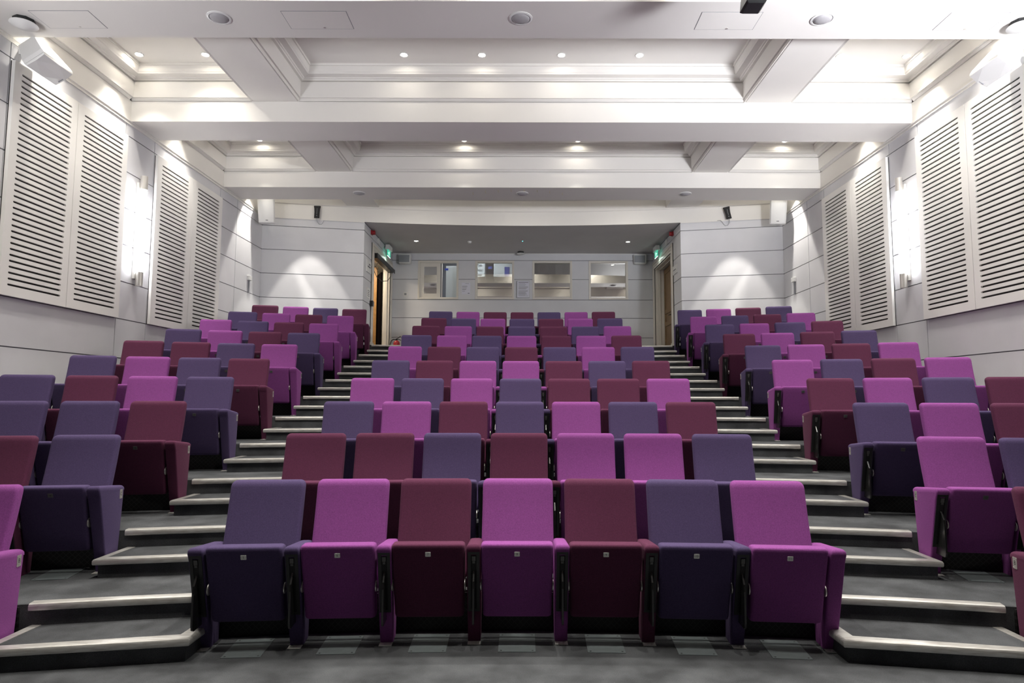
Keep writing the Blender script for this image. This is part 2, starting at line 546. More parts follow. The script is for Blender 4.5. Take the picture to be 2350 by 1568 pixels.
# ------------------------------------------------------------------ ceiling: coffers, beams
CB = [(-XW, -3.83), (-3.15, 3.15), (3.83, XW)]
ceil = MB()


def coffer(x0, x1, y0, y1, mb=ceil):
    prof = [(0.0, ZL - 0.002), (0.0, ZL + 0.04), (0.025, ZL + 0.04), (0.025, ZT), (0.062, ZT), (0.064, ZT + 0.022), (0.080, ZT + 0.026), (0.084, ZT + 0.040),
            (0.165, ZT + 0.048), (0.168, ZT + 0.060), (0.180, ZT + 0.078), (0.186, ZT + 0.105), (0.190, ZC - 0.014), (0.205, ZC - 0.014), (0.205, ZC + 0.02)]
    prev = None
    for (u, z) in prof:
        L = [(x0 + u, y0 + u, z), (x1 - u, y0 + u, z), (x1 - u, y1 - u, z), (x0 + u, y1 - u, z)]
        if prev:
            for k in range(4): mb.quad(prev[k], prev[(k + 1) % 4], L[(k + 1) % 4], L[k])
        prev = L
    mb.quad(*prev)


ys = [Y_FRONT] + [v for b in BEAMS for v in b]
bays = [(Y_FRONT, BEAMS[0][0])] + [(BEAMS[i][1], BEAMS[i + 1][0]) for i in range(len(BEAMS) - 1)]
for (ya, yb) in bays:
    for (xa, xb) in CB: coffer(xa, xb, ya, yb)
    for (xa, xb) in ((-3.83, -3.15), (3.15, 3.83)):
        # lengthwise beam with a small bead at each lower edge
        ceil.quad((xa + 0.03, ya, ZL), (xb - 0.03, ya, ZL), (xb - 0.03, yb, ZL), (xa + 0.03, yb, ZL))
        for (xe, s) in ((xa, 1), (xb, -1)):
            ceil.quad((xe + s * 0.03, ya, ZL), (xe + s * 0.03, yb, ZL), (xe + s * 0.022, yb, ZL + 0.012), (xe + s * 0.022, ya, ZL + 0.012))
            ceil.quad((xe + s * 0.022, ya, ZL + 0.012), (xe + s * 0.022, yb, ZL + 0.012), (xe, yb, ZL - 0.002), (xe, ya, ZL - 0.002))
    # the small overhang along the upper part of the cross-beam faces
    for (yy, s) in ((ya, 1), (yb, -1)):
        for (xa, xb) in CB:
            ceil.prism_x([(yy, ZL + 0.002), (yy + s * 0.028, ZL + 0.030), (yy + s * 0.028, ZL + 0.036), (yy + s * 0.05, ZL + 0.036), (yy + s * 0.05, ZL + 0.26), (yy, ZL + 0.26)], xa, xb)
    for s in (-1, 1):
        xq = s * XW
        sp = MB().prism_x([(0, ZL + 0.002), (0.028, ZL + 0.030), (0.028, ZL + 0.036), (0.05, ZL + 0.036), (0.05, ZL + 0.26), (0, ZL + 0.26)], ya + 0.05, yb - 0.05)
        ceil.add([(xq - s * p[1], p[0], p[2]) for p in sp.v], sp.f)
# beams: undersides and faces
soff = MB()
for (ya, yb) in BEAMS:
    soff.box(-XW, XW, ya, yb, ZB, ZC)
struct('trim_2', soff.mesh('cross_beams', M_PLASTER))['label'] = 'broad white cross beams of the coffered ceiling'
# last bay up to the curved fascia
NF = 24


def fascia_y(x):
    a = abs(x)
    if a <= ALX: return 14.40 - 0.29 * (a / ALX) ** 2
    return ALY - (ALY - 13.69) * (a - ALX) / (XW - ALX)


fx = [-XW] + [-ALX + 2 * ALX * i / NF for i in range(NF + 1)] + [XW]
fas = MB()
for i in range(len(fx) - 1):
    a, b = fx[i], fx[i + 1]
    ya, yb = fascia_y(a), fascia_y(b)
    zl = ZA - 0.0 if abs((a + b) / 2) < ALX else 5.355
    fas.quad((a, ya, zl), (b, yb, zl), (b, yb, ZL - 0.035), (a, ya, ZL - 0.035))
    fas.quad((a, ya, ZL - 0.035), (b, yb, ZL - 0.035), (b, yb - 0.016, ZL - 0.019), (a, ya - 0.016, ZL - 0.019))
    fas.quad((a, ya - 0.016, ZL - 0.019), (b, yb - 0.016, ZL - 0.019), (b, yb - 0.022, ZL - 0.019), (a, ya - 0.022, ZL - 0.019))
    fas.quad((a, ya - 0.022, ZL - 0.019), (b, yb - 0.022, ZL - 0.019), (b, yb - 0.022, ZT - 0.06), (a, ya - 0.022, ZT - 0.06))
    fas.quad((a, ya - 0.022, ZT - 0.06), (b, yb - 0.022, ZT - 0.06), (b, yb - 0.10, ZT - 0.05), (a, ya - 0.10, ZT - 0.05))
    fas.quad((a, ya - 0.10, ZT - 0.05), (b, yb - 0.10, ZT - 0.05), (b, yb - 0.20, ZC), (a, ya - 0.20, ZC))
    if abs((a + b) / 2) > ALX:      # little bead where plaster meets cladding
        fas.quad((a, ya - 0.012, 5.352), (b, yb - 0.012, 5.352), (b, yb - 0.012, 5.372), (a, ya - 0.012, 5.372))
        fas.quad((a, ya, 5.372), (b, yb, 5.372), (b, yb - 0.012, 5.372), (a, ya - 0.012, 5.372))
struct('trim_3', fas.mesh('curved_fascia', M_PLASTER))['label'] = 'curved white fascia over the rear alcove'
y0 = BEAMS[-1][1]
ceil.quad((-XW, y0, ZC), (XW, y0, ZC), (XW, 14.4, ZC), (-XW, 14.4, ZC))
for s in (-1, 1):
    xa, xb = (3.15, 3.83) if s > 0 else (-3.83, -3.15)
    yl, yr = fascia_y(xa), fascia_y(xb)
    ceil.add([(xa, y0, ZL), (xb, y0, ZL), (xb, yr, ZL), (xa, yl, ZL), (xa, y0, ZC), (xb, y0, ZC), (xb, yr, ZC), (xa, yl, ZC)],
             [(0, 1, 2, 3), (0, 3, 7, 4), (1, 5, 6, 2)])
# alcove ceiling
acl = MB()
for i in range(1, len(fx) - 2):
    a, b = fx[i], fx[i + 1]
    acl.quad((a, fascia_y(a), ZA), (b, fascia_y(b), ZA), (b, YB + 0.02, ZA), (a, YB + 0.02, ZA))
    acl.quad((a, fascia_y(a) + 0.04, ZA), (b, fascia_y(b) + 0.04, ZA), (b, fascia_y(b) + 0.04, ZC), (a, fascia_y(a) + 0.04, ZC))
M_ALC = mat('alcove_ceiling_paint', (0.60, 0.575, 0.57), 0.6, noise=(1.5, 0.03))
struct('ceiling', ceil.mesh('ceiling', M_PLASTER))
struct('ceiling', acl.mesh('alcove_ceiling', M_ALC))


# ------------------------------------------------------------------ lamps
_ringm = MB().lathe([(0.058, 0.0), (0.058, -0.006), (0.05, -0.009), (0.042, -0.004), (0.042, 0.01), (0.05, 0.01)], n=24).mesh('trim_ring', M_WHITEP, smooth=True)
_lensm = MB().lathe([(0.0405, 0.006), (0.0405, 0.0), (0.03, -0.002), (0.001, -0.003)], n=24).mesh('lens', M_LAMP, smooth=True)


def spot(parent, W, angle=56, blend=0.35, col=WARM, z=-0.012, r=0.035):
    l = bpy.data.lights.new('lamp', 'SPOT')
    l.energy = W; l.spot_size = R(angle); l.spot_blend = blend; l.color = col; l.shadow_soft_size = r
    o = bpy.data.objects.new('lamp', l); COL.objects.link(o); o.parent = parent; o.location = (0, 0, z)
    return o


def downlight(x, y, z, W, label, group, angle=56, blend=0.35, col=WARM):
    t = empty('ceiling_downlight', (x, y, z - 0.001), 0, label, 'ceiling light', group)
    obj('trim_ring', _ringm, t); obj('lens', _lensm, t)
    spot(t, W, angle, blend, col)
    return t


side_word = lambda x: 'left' if x < 0 else 'right'
NTH = {1: 'first', 2: 'second', 3: 'third', 4: 'fourth'}
for i, x in enumerate((-1.6, -0.54, 0.54, 1.6)):
    downlight(x, 8.545, ZC + 0.02, DOWN_W * 0.42, 'bright recessed downlight, %s from the left of the four in the big middle coffer' % NTH[i + 1], 'downlights in the nearest ceiling bay')
for x, wd in ((-5.2, 'nearer the wall'), (-4.3, 'nearer the lengthwise beam'), (4.33, 'nearer the lengthwise beam'), (5.23, 'nearer the wall')):
    wall = abs(x) > 5
    downlight(x, 8.55, ZC + 0.02, WALL_W if wall else DOWN_W * 0.42, 'bright recessed downlight in the nearest %s side coffer, the one %s' % (side_word(x), wd), 'downlights in the nearest ceiling bay', 76 if wall else 118, 0.9)
for x in (-4.75, -1.05, 1.01, 4.75):
    which = 'outer left' if x < -4 else 'outer right' if x > 4 else 'inner left' if x < 0 else 'inner right'
    downlight(x, 11.51, ZC + 0.02, DOWN_W * 0.28, 'small %s downlight just over the edge of the second cross beam' % which, 'downlights in the second ceiling bay')
# further lamps of the same ceiling, hidden behind the beams or above the camera
for (yy, xl) in ((7.25, (-5.2, -4.3, -1.6, 0, 1.6, 4.3, 5.2)), (10.2, (-5.2, -4.2, -1.6, 0, 1.6, 4.2, 5.2)), (13.0, (-2.2, 0, 2.2)),
                 (5.5, (-4.6, -1.9, 0, 1.9, 4.6)), (4.5, (-4.6, -1.9, 0, 1.9, 4.6)), (2.95, (-3.9, -1.9, 0.0, 1.9, 3.9))):
    gain = {7.25: 0.45, 10.2: 0.15, 13.0: 0.4, 5.5: 1.2, 4.5: 1.3, 2.95: 1.9}[yy]
    for x in xl:
        t = empty('ceiling_downlight', (x, yy, ZC - 0.002), 0, 'recessed downlight hidden from view above the cross beams, %.1f %.1f' % (x, yy), 'ceiling light')
        t['label'] = 'recessed ceiling downlight out of sight behind the cross beams'
        t['group'] = 'hidden ceiling downlights'
        obj('trim_ring', _ringm, t); obj('lens', _lensm, t)
        spot(t, WALL_W if abs(x) > 5 else DOWN_W * gain, 76 if abs(x) > 5 else 150 if yy == 13.0 else 60 if yy < 3 else 118, 0.9 if abs(x) > 5 else 0.35 if yy < 3 else 0.9)
for x in (-5.2, -4.42, 4.42, 5.2):
    yy = 12.98 if abs(x) > 5 else 13.2
    t = empty('ceiling_downlight', (x, yy, ZC - 0.002), 0, 'recessed ceiling downlight out of sight behind the cross beams', 'ceiling light', 'hidden ceiling downlights')
    obj('trim_ring', _ringm, t); obj('lens', _lensm, t)
    spot(t, REAR_W * (1.3 if abs(x) > 5 else 1), 56 if abs(x) > 5 else 50, 0.22)
for x, y in ((-2.61, 15.83), (2.59, 15.87)):
    downlight(x, y, ZA, ALCOVE_W, 'small downlight in the grey alcove ceiling, the %s one' % side_word(x), 'alcove downlights', 110, 0.6)

# unseen spots added to brighten the ceiling; right pair stands for an inferred uplight
for (ux, uy, W, aim) in ((-4.9, 2.6, 0.5, (-1.6, 8.6, 6.2)), (4.9, 2.6, 1.9, (1.6, 8.6, 6.2)), (4.6, 2.6, 2.1, (4.3, 6.4, 6.2)), (-4.6, 2.6, 0.35, (-4.6, 6.0, 6.2))):
    al = bpy.data.lights.new('fill_uplight', 'SPOT')
    al.energy = UPLIGHT_W * W; al.spot_size = R(76); al.spot_blend = 0.6; al.shadow_soft_size = 0.3; al.color = COOL
    ao = bpy.data.objects.new('fill_uplight', al); COL.objects.link(ao); ao.location = (ux, uy, 3.3)
    ao.rotation_euler = (Vector(aim) - Vector(ao.location)).to_track_quat('-Z', 'Y').to_euler()

# wall tube lights
for side, sg, ty in (('left', -1, 9.24), ('right', 1, 9.24)):
    t = empty('wall_tube_light', (sg * XW, ty, 3.90), 0, 'glowing vertical tube light with steel end caps on the %s wall' % side, 'wall light', 'tube lights on the side walls')
    b = MB().box(min(0, -sg * 0.035), max(0, -sg * 0.035), -0.045, 0.045, -0.70, 0.70)
    obj('back_plate', b.mesh('back_plate', M_WHITEP, bevel=0.004), t)
    cx = -sg * 0.085
    obj('tube', MB().lathe([(0.042, -0.60), (0.042, 0.60)], cx, 0, 0, n=24).mesh('tube', M_TUBE, smooth=True), t)
    for a, b_ in ((0.60, 0.80), (-0.80, -0.60)):
        obj('end_cap', MB().lathe([(0.001, a), (0.047, a), (0.047, b_), (0.001, b_)], cx, 0, 0, n=24).mesh('end_cap', M_STEEL, smooth=True), t)


# ------------------------------------------------------------------ slatted boards on the side walls
def slat_board(sg, ya, yb, sa, sb, za=2.60, zb=5.16, lab=''):
    """ya..yb board, sa..sb slot span"""
    t = MB()
    x0, x1 = 0.0, 0.05
    nsl = 37
    zt, zbm = 5.045, 2.72
    pitch = (zt - zbm) / (nsl - 1)
    h = 0.0115
    L = lambda u: -sg * u
    def bx(y0, y1, z0, z1, u0=0.012, u1=0.05, mi=0): t.box(min(L(u0), L(u1)), max(L(u0), L(u1)), y0, y1, z0, z1, mi)
    bx(ya, sa, za, zb); bx(sb, yb, za, zb)
    bx(sa, sb, za, zbm - h); bx(sa, sb, zt + h, zb)
    for i in range(nsl - 1):
        z0 = zbm + i * pitch + h; z1 = zbm + (i + 1) * pitch - h
        bx(sa, sb, z0, z1)
    for i in range(nsl):            # rounded slot ends
        zc = zbm + i * pitch
        for (ye, s) in ((sa, 1), (sb, -1)):
            t.prism_x([(ye, zc - h), (ye + s * h * 0.9, zc - h), (ye + s * h * 0.25, zc - h * 0.6), (ye, zc)], L(0.014), L(0.05))
            t.prism_x([(ye, zc + h), (ye + s * h * 0.9, zc + h), (ye + s * h * 0.25, zc + h * 0.6), (ye, zc)], L(0.014), L(0.05))
    t.box(min(L(0.001), L(0.030)), max(L(0.001), L(0.030)), ya + 0.002, yb - 0.002, za + 0.002, zb - 0.002, 1)
    o = obj('slatted_acoustic_board', t.mesh('slatted_acoustic_board', [M_PANEL, M_DARK]), loc=(sg * XW, 0, 0))
    tag(o, lab, 'wall panel', 'tall cream slatted boards on the side walls')


for side, sg in (('left', -1), ('right', 1)):
    e = 0.0
    slat_board(sg, 6.825, 7.838, 6.93, 7.735, lab='tall cream slotted board on the %s wall, the one nearest the camera under the speaker' % side)
    slat_board(sg, 7.848, 8.872, 7.965, 8.765, lab='tall cream slotted board on the %s wall, on the near side of the tube light' % side)
    slat_board(sg, 9.615, 10.685, 9.745, 10.535, lab='tall cream slotted board on the %s wall, just beyond the tube light' % side)
    slat_board(sg, 10.695, 11.745, 10.845, 11.62, lab='tall cream slotted board on the %s wall, farthest from the camera' % side)

# ------------------------------------------------------------------ round speaker grilles and access hatches on the beams
M_GRILLE = mat('speaker_mesh', (0.42, 0.41, 0.42), 0.6, bump=(400, 0.6))
gr = MB().lathe([(0.118, 0.0), (0.118, -0.008), (0.100, -0.012), (0.094, -0.004), (0.094, 0.0)], n=36).mesh('rim', M_WHITEP, smooth=True)
gd = MB().lathe([(0.094, -0.003), (0.088, -0.014), (0.06, -0.026), (0.03, -0.032), (0.001, -0.034)], n=36).mesh('grille_dome', M_GRILLE, smooth=True)
for y, bn in ((6.43, 'nearest cross beam'), (12.2, 'rearmost cross beam')):
    for x, wd in ((-3.1, 'left'), (0.0, 'middle'), (3.1, 'right')):
        t = empty('ceiling_speaker', (x, y, ZB), 0, 'round domed grey speaker grille, the %s one under the %s' % (wd, bn), 'ceiling speaker', 'round speakers under the cross beams')
        obj('rim', gr, t); obj('grille_dome', gd, t)
for (xa, xb), wd in (((-4.98, -4.37), 'far left'), ((-2.43, -1.765), 'left of centre'), ((1.83, 2.45), 'right of centre'), ((4.35, 4.95), 'far right')):
    t = empty('access_hatch', ((xa + xb) / 2, 6.475, ZB), 0, 'flush white access hatch under the nearest cross beam, %s' % wd, 'access hatch', 'hatches under the nearest beam')
    hw = (xb - xa) / 2
    b = MB()
    b.box(-hw, hw, -0.16, 0.16, -0.0015, 0.0, 1)
    b.box(-hw + 0.005, hw - 0.005, -0.155, 0.155, -0.003, 0.0, 0)
    obj('hatch_door', b.mesh('hatch_door', [M_PLASTER, M_GAP]), t)
    obj('lock', MB().lathe([(0.011, 0), (0.011, -0.006), (0.001, -0.006)], 0.03, 0.13, -0.002, n=16).mesh('lock', M_STEEL, smooth=True), t)

# black-bodied detectors with clear-edged white covers
for x in (-5.14, 5.17):
    s = 1 if x < 0 else -1
    t = empty('ceiling_detector', (x, 6.48, ZB), 0, 'black octagonal ceiling unit with white cover, at the %s end of the nearest beam' % side_word(x), 'ceiling detector', 'black and white ceiling units')
    obj('housing', MB().lathe([(0.10, 0), (0.10, -0.05), (0.001, -0.05)], 0, 0, 0, n=8).mesh('housing', M_BLACK), t)
    obj('cover', MB().lathe([(0.125, -0.048), (0.128, -0.055), (0.10, -0.070), (0.05, -0.088), (0.012, -0.098), (0.001, -0.099)], 0, 0, 0, n=32).mesh('cover', M_WHITEP, smooth=True), t)

# black spotlight hanging before the nearest beam
t = empty('stage_spotlight', (2.02, 5.42, 5.06), 0, 'black stage spotlight whose lower end dips into the top of the picture', 'spotlight')
b = MB().loft([(0, 0, -0.17, 0.07, 0.08, 0.004), (0, 0, -0.155, 0.086, 0.095, 0.004), (0, 0, 0.0, 0.072, 0.085, 0.004), (0, 0, 0.10, 0.06, 0.07, 0.01)], seg=1)
obj('body', b.mesh('body', M_BLACK), t)
obj('yoke', MB().tube([(0, 0, 0.09), (0, 0, ZC - 5.06)], 0.012).mesh('yoke', M_BLACK), t)

# eight tiny bent brass-coloured marks in an arc under the rear beam
for i, (x, y) in enumerate([(-.934, 12.147), (-.691, 12.045), (-.448, 11.994), (-.207, 11.973), (.036, 11.961), (.28, 11.989), (.516, 12.057), (.758, 12.155)]):
    pts = [(0, 0, 0), (0, 0, -0.03), (0.006, 0, -0.042), (0.014, 0, -0.036)]
    o = obj('ceiling_mark', MB().tube(pts, 0.003, 6).mesh('ceiling_mark', M_BRASS), loc=(x, y, ZB))
    tag(o, 'tiny brass hook in the arc of eight under the rearmost beam, %s' % ('leftmost' if i == 0 else 'rightmost' if i == 7 else '%s from the left' % ORD[i + 1]), 'mark', 'brass marks under the rearmost beam')


# ------------------------------------------------------------------ wall loudspeakers
def hull_box(A, B, C_, D, depth, back, name, m, bulge=0.0):
    pass


for side, sg in (('left', -1), ('right', 1)):
    # big tilted cabinet near the camera
    t = empty('wall_loudspeaker', (sg * XW, 6.95, 5.24), 0, 'large white tilted loudspeaker high on the %s wall above the nearest slotted board' % side, 'loudspeaker', 'large white loudspeakers')
    rx = lambda x: sg * x - 0 if False else x
    fc = Vector((-5.20, 6.95, 5.13)); up = Vector((0.20, 0, 0.14)).normalized(); ax = Vector((0, 1, 0)); nr = up.cross(ax)   # outward, down and into the room
    if nr.z > 0: nr = -nr
    hh, hl = 0.122, 0.225
    sl = [(-0.30, 0.62), (-0.22, 0.75), (-0.05, 1.0), (0.0, 1.0), (0.022, 0.72)]
    v = []
    for (dn, k) in sl:
        kl = k if dn < 0 else (1.0 if dn == 0 else 0.985)
        kh = 0.80 + 0.2 * (k - 0.62) / 0.38 if dn < 0 else (1.0 if dn == 0 else 0.9)
        for (a, c) in ((-1, -1), (0, -1), (1, -1), (1, 0), (1, 1), (0, 1), (-1, 1), (-1, 0)):
            bul = 0.012 if (dn > 0 and (a == 0 or c == 0)) else 0
            p = fc + ax * (a * hl * kl) + up * (c * hh * kh) + nr * (dn + bul)
            v.append((sg * -p.x if sg > 0 else p.x, p.y, p.z))
    f = []
    for j in range(len(sl) - 1):
        for i in range(8): f.append((j * 8 + i, j * 8 + (i + 1) % 8, (j + 1) * 8 + (i + 1) % 8, (j + 1) * 8 + i))
    f.append(tuple(range(8)))
    f.append(tuple(range((len(sl) - 1) * 8, len(sl) * 8)))
    ncab = 3 * 8
    off = Vector((sg * XW, 6.95, 5.24))
    v = [tuple(Vector(p) - off) for p in v]
    cab = MB().add(v[:32], [q for q in f if max(q) < 32 and q != tuple(range(8))] + [tuple(range(8))])
    obj('cabinet', cab.mesh('cabinet', M_WHITEP, bevel=0.006), t)
    gv = v[24:]
    gf = [(i, (i + 1) % 8, (i + 1) % 8 + 8, i + 8) for i in range(8)] + [tuple(range(8, 16)), tuple(range(7, -1, -1))]
    obj('front_grille', MB().add(gv, gf).mesh('front_grille', M_WHITEP, bevel=0.003), t)
    lg = fc + ax * 0.19 - up * 0.03 + nr * 0.036
    lgx = (lg.x if sg < 0 else -lg.x) - off.x
    mb = MB()
    upm = Vector((up.x if sg < 0 else -up.x, 0, up.z)); nm = Vector((nr.x if sg < 0 else -nr.x, 0, nr.z))
    c0 = Vector((lgx, lg.y - off.y, lg.z - off.z))
    q = [c0 + upm * a + ax * b + nm * c for c in (-0.006, 0.002) for (a, b) in ((-0.03, -0.004), (0.03, -0.004), (0.03, 0.004), (-0.03, 0.004))]
    mb.add(q, [(0, 1, 2, 3), (4, 5, 6, 7), (0, 1, 5, 4), (1, 2, 6, 5), (2, 3, 7, 6), (3, 0, 4, 7)])
    obj('maker_badge', mb.mesh('maker_badge', M_GREYP), t)
    br = MB().box(min(0, -sg * 0.16), max(0, -sg * 0.16), -0.03, 0.03, 0.04, 0.10)
    obj('wall_bracket', br.mesh('wall_bracket', M_WHITEP), t)

    # smaller cabinet in the rear corner
    t = empty('corner_loudspeaker', (sg * 5.27, 13.24, 5.37), 0, 'upright white loudspeaker hung in the rear %s corner' % side, 'loudspeaker', 'white loudspeakers in the rear corners')
    t.rotation_euler = (R(9), R(4 * sg), R(-20 * sg)); t.scale = (1.08, 1.0, 1.13)
    b = MB().loft([(0, 0.0, -0.235, 0.135, 0.10, 0.03), (0, 0, -0.225, 0.145, 0.11, 0.03), (0, 0, 0.225, 0.155, 0.115, 0.03), (0, 0, 0.235, 0.145, 0.105, 0.03)], seg=3)
    obj('cabinet', b.mesh('cabinet', M_WHITEP, smooth=True), t)
    obj('front_grille', MB().loft([(0, -0.112, -0.215, 0.128, 0.012, 0.01), (0, -0.117, 0.215, 0.138, 0.012, 0.01)]).mesh('front_grille', M_WHITEP, smooth=True), t)
    obj('maker_badge', MB().box(-0.022, 0.022, -0.128, -0.122, -0.19, -0.18).mesh('maker_badge', M_BLACK), t)
    obj('wall_bracket', MB().box(-0.03, 0.03, 0.08, 0.48, -0.04, 0.04).mesh('wall_bracket', M_WHITEP), t)

# black wireless aerials on the white band over the rear walls
for side, sg in (('left', -1), ('right', 1)):
    X = 4.42 * sg
    yw = fascia_y(X)
    t = empty('wireless_aerial', (X, yw - 0.075, 5.51), 0, 'small black flared aerial %s on the white band above the rear %s wall' % ('hanging upright' if sg < 0 else 'hanging tilted', side), 'aerial', 'black aerials with looped cable')
    t.rotation_euler = (0, R(-13) if sg > 0 else R(2), 0)
    b = MB().loft([(0, 0, -0.13, 0.055, 0.014, 0.008), (0, 0, 0.0, 0.055, 0.014, 0.008), (0, 0, 0.07, 0.062, 0.014, 0.008), (0, 0, 0.13, 0.074, 0.014, 0.008), (0, 0, 0.135, 0.066, 0.012, 0.008)])
    obj('body', b.mesh('body', M_BLACKM, smooth=True), t)
    bs = MB().box(-0.003, 0.003, -0.0155, -0.0135, -0.05, 0.08)
    bs.lathe([(0.009, -0.0155), (0.009, -0.0135)], 0, 0, -0.08, n=10, axis='Y')
    obj('printed_mark', bs.mesh('printed_mark', M_GREYP), t)
    obj('mount', MB().box(-0.01, 0.01, 0.012, 0.06, -0.02, 0.02).mesh('mount', M_BLACKM), t)
    k = 1 if sg < 0 else -1
    pts = [(0, 0, -0.13), (0.0, 0.01, -0.17), (0.01 * k, 0.02, -0.21), (0.05 * k, 0.04, -0.255), (0.10 * k, 0.05, -0.25), (0.13 * k, 0.055, -0.20), (0.14 * k, 0.06, -0.16)]
    if sg > 0: pts += [(-0.17, 0.06, -0.11), (-0.24, 0.06, -0.10)]
    obj('cable', MB().tube(pts, 0.0045, 8).mesh('cable', M_GREYP, smooth=True), t)
M_WHITEP2 = M_WHITEP
# small white wall boxes on the side walls
for side, sg in (('left', -1), ('right', 1)):
    y = 13.10 if sg < 0 else 13.15
    t = empty('wall_control_box', (sg * XW, y, 3.93), 0, 'small white control box low on the %s wall near the rear corner' % side, 'wall box', 'white boxes on the side walls')
    obj('casing', MB().box(min(0, -sg * 0.05), max(0, -sg * 0.05), -0.07, 0.07, -0.045, 0.045).mesh('casing', M_WHITEP, bevel=0.006), t)
    obj('conduit', MB().box(min(0, -sg * 0.02), max(0, -sg * 0.02), -0.012, 0.012, -0.30, -0.046).mesh('conduit', M_GREYP), t)

# ------------------------------------------------------------------ alcove: windows
def frame_rect(mb, x0, x1, z0, z1, wd, y0, y1, mi=0, wb=None, wr=None):
    wb = wd if wb is None else wb; wr = wd if wr is None else wr
    mb.box(x0, x0 + wd, y0, y1, z0, z1, mi); mb.box(x1 - wr, x1, y0, y1, z0, z1, mi)
    mb.box(x0 + wd, x1 - wr, y0, y1, z1 - wd, z1, mi); mb.box(x0 + wd, x1 - wr, y0, y1, z0, z0 + wb, mi)


for i, (a, b_) in enumerate(WINS):
    e = bpy.data.objects.new('window_%d' % (i + 1), None); COL.objects.link(e)
    e.location = ((a + b_) / 2, YB, WZ0); e['kind'] = 'structure'
    hw = (b_ - a) / 2; H = WZ1 - WZ0
    mb = MB()
    frame_rect(mb, -hw, hw, 0, H, 0.035, -0.022, 0.10)
    frame_rect(mb, -hw + 0.033, hw - 0.033, 0.033, H - 0.033, 0.022, -0.005, 0.09)
    obj('window_frame', mb.mesh('window_frame', M_TRIM, bevel=0.003), e)
    if i == 0:
        m2 = MB()
        frame_rect(m2, -hw + 0.055, 0.055, 0.055, H - 0.055, 0.10, 0.02, 0.055)
        obj('sash', m2.mesh('sash', M_TRIM, bevel=0.003), e)
        obj('glass', MB().box(-hw + 0.155, -0.045, 0.034, 0.038, 0.155, H - 0.155).mesh('glass', M_GLASS), e)
        m3 = MB().box(0.075, 0.10, 0.055, 0.085, 0.055, H - 0.055)
        obj('sliding_stile', m3.mesh('sliding_stile', M_TRIM), e)
    else:
        obj('glass', MB().box(-hw + 0.055, hw - 0.055, 0.05, 0.054, 0.055, H - 0.055).mesh('glass', M_GLASS), e)

# control room behind
YC0, YC1 = YB + 0.12, 19.7
M_CR = mat('control_room_paint', (0.05, 0.05, 0.055), 0.8)
M_CRW = mat('white_cupboard', (0.8, 0.82, 0.85), 0.5)
mb = MB()
mb.quad((-ALX, YC1, 2.5), (ALX, YC1, 2.5), (ALX, YC1, 6.2), (-ALX, YC1, 6.2))
mb.quad((-ALX, YC0, 6.2), (ALX, YC0, 6.2), (ALX, YC1, 6.2), (-ALX, YC1, 6.2))
mb.quad((-ALX, YC0, 2.5), (ALX, YC0, 2.5), (ALX, YC1, 2.5), (-ALX, YC1, 2.5))
mb.quad((-ALX, YC0, 2.5), (-ALX, YC1, 2.5), (-ALX, YC1, 6.2), (-ALX, YC0, 6.2))
mb.quad((ALX, YC0, 2.5), (ALX, YC1, 2.5), (ALX, YC1, 6.2), (ALX, YC0, 6.2))
mb.quad((-ALX, YC0, 5.4), (ALX, YC0, 5.4), (ALX, YC0, 6.2), (-ALX, YC0, 6.2))
struct('wall_control_room', mb.mesh('wall_control_room', M_CR))
t = empty('storage_cupboard', (-0.95, 18.95, 2.5), 0, 'white storage cupboards with a blue panel seen through the second window', 'cupboard')
mb = MB(); mb.box(-0.62, -0.16, 0, 0.74, 2.57, 3.6)
obj('cupboard_body', mb.mesh('cupboard_body', M_CRW), t)
obj('cupboard_body', MB().box(0.10, 0.95, 0, 0.74, 2.57, 3.4).mesh('cupboard_body', M_CRW), t)
obj('blue_panel', MB().box(0.42, 0.56, -0.012, 0.0, 2.575, 2.86).mesh('blue_panel', M_BLUE), t)
obj('blue_panel', MB().box(-0.06, 0.06, -0.012, 0.0, 2.80, 2.87).mesh('blue_panel', M_BLUE), t)
for k in range(4):
    obj('label_holder', MB().box(-0.36, -0.24, -0.012, 0.0, 2.60 + 0.14 * k, 2.65 + 0.14 * k).mesh('label_holder', M_GREYP), t)
t = empty('glazed_screen_board', (-1.90, YB + 0.30, 3.9), 0, 'pale upright board leaning just behind the open half of the first window', 'board')
obj('board', MB().box(-0.17, 0.30, 0, 0.02, 0, 1.19).mesh('board', mat('pale_board', (0.62, 0.68, 0.70), 0.35), bevel=0.003), t)
obj('blue_clip', MB().box(-0.20, -0.11, -0.015, 0.0, 1.07, 1.12).mesh('blue_clip', M_BLUE), t)
obj('foot', MB().lathe([(0.02, -0.01), (0.02, 0.0)], 0.22, 0, 0.36, n=14, axis='Y').mesh('foot', M_BLACK), t)
t = empty('equipment_rack', (0.80, 18.6, 2.5), 0, 'black equipment rack seen dimly through the third window', 'equipment rack')
obj('rack_body', MB().box(-0.5, 0.5, 0, 0.6, 0, 3.3).mesh('rack_body', M_BLACK), t)
obj('fan_ring', MB().lathe([(0.16, -0.01), (0.16, 0.0), (0.13, 0.0), (0.13, -0.01)], -0.22, -0.002, 2.75, n=24, axis='Y').mesh('fan_ring', M_GREYP), t)
obj('front_unit', MB().box(0.14, 0.34, -0.02, 0.0, 2.6, 2.85).mesh('front_unit', M_GREYP), t)
crl = bpy.data.lights.new('control_room_lamp', 'AREA'); crl.energy = 110; crl.size = 0.5; crl.color = (0.9, 0.95, 1)
cro = bpy.data.objects.new('control_room_lamp', crl); COL.objects.link(cro); cro.location = (-1.3, 18.0, 6.1)

# things on the alcove back wall
M_SHEETTXT = mat('print_grey', (0.16, 0.16, 0.18), 0.7)


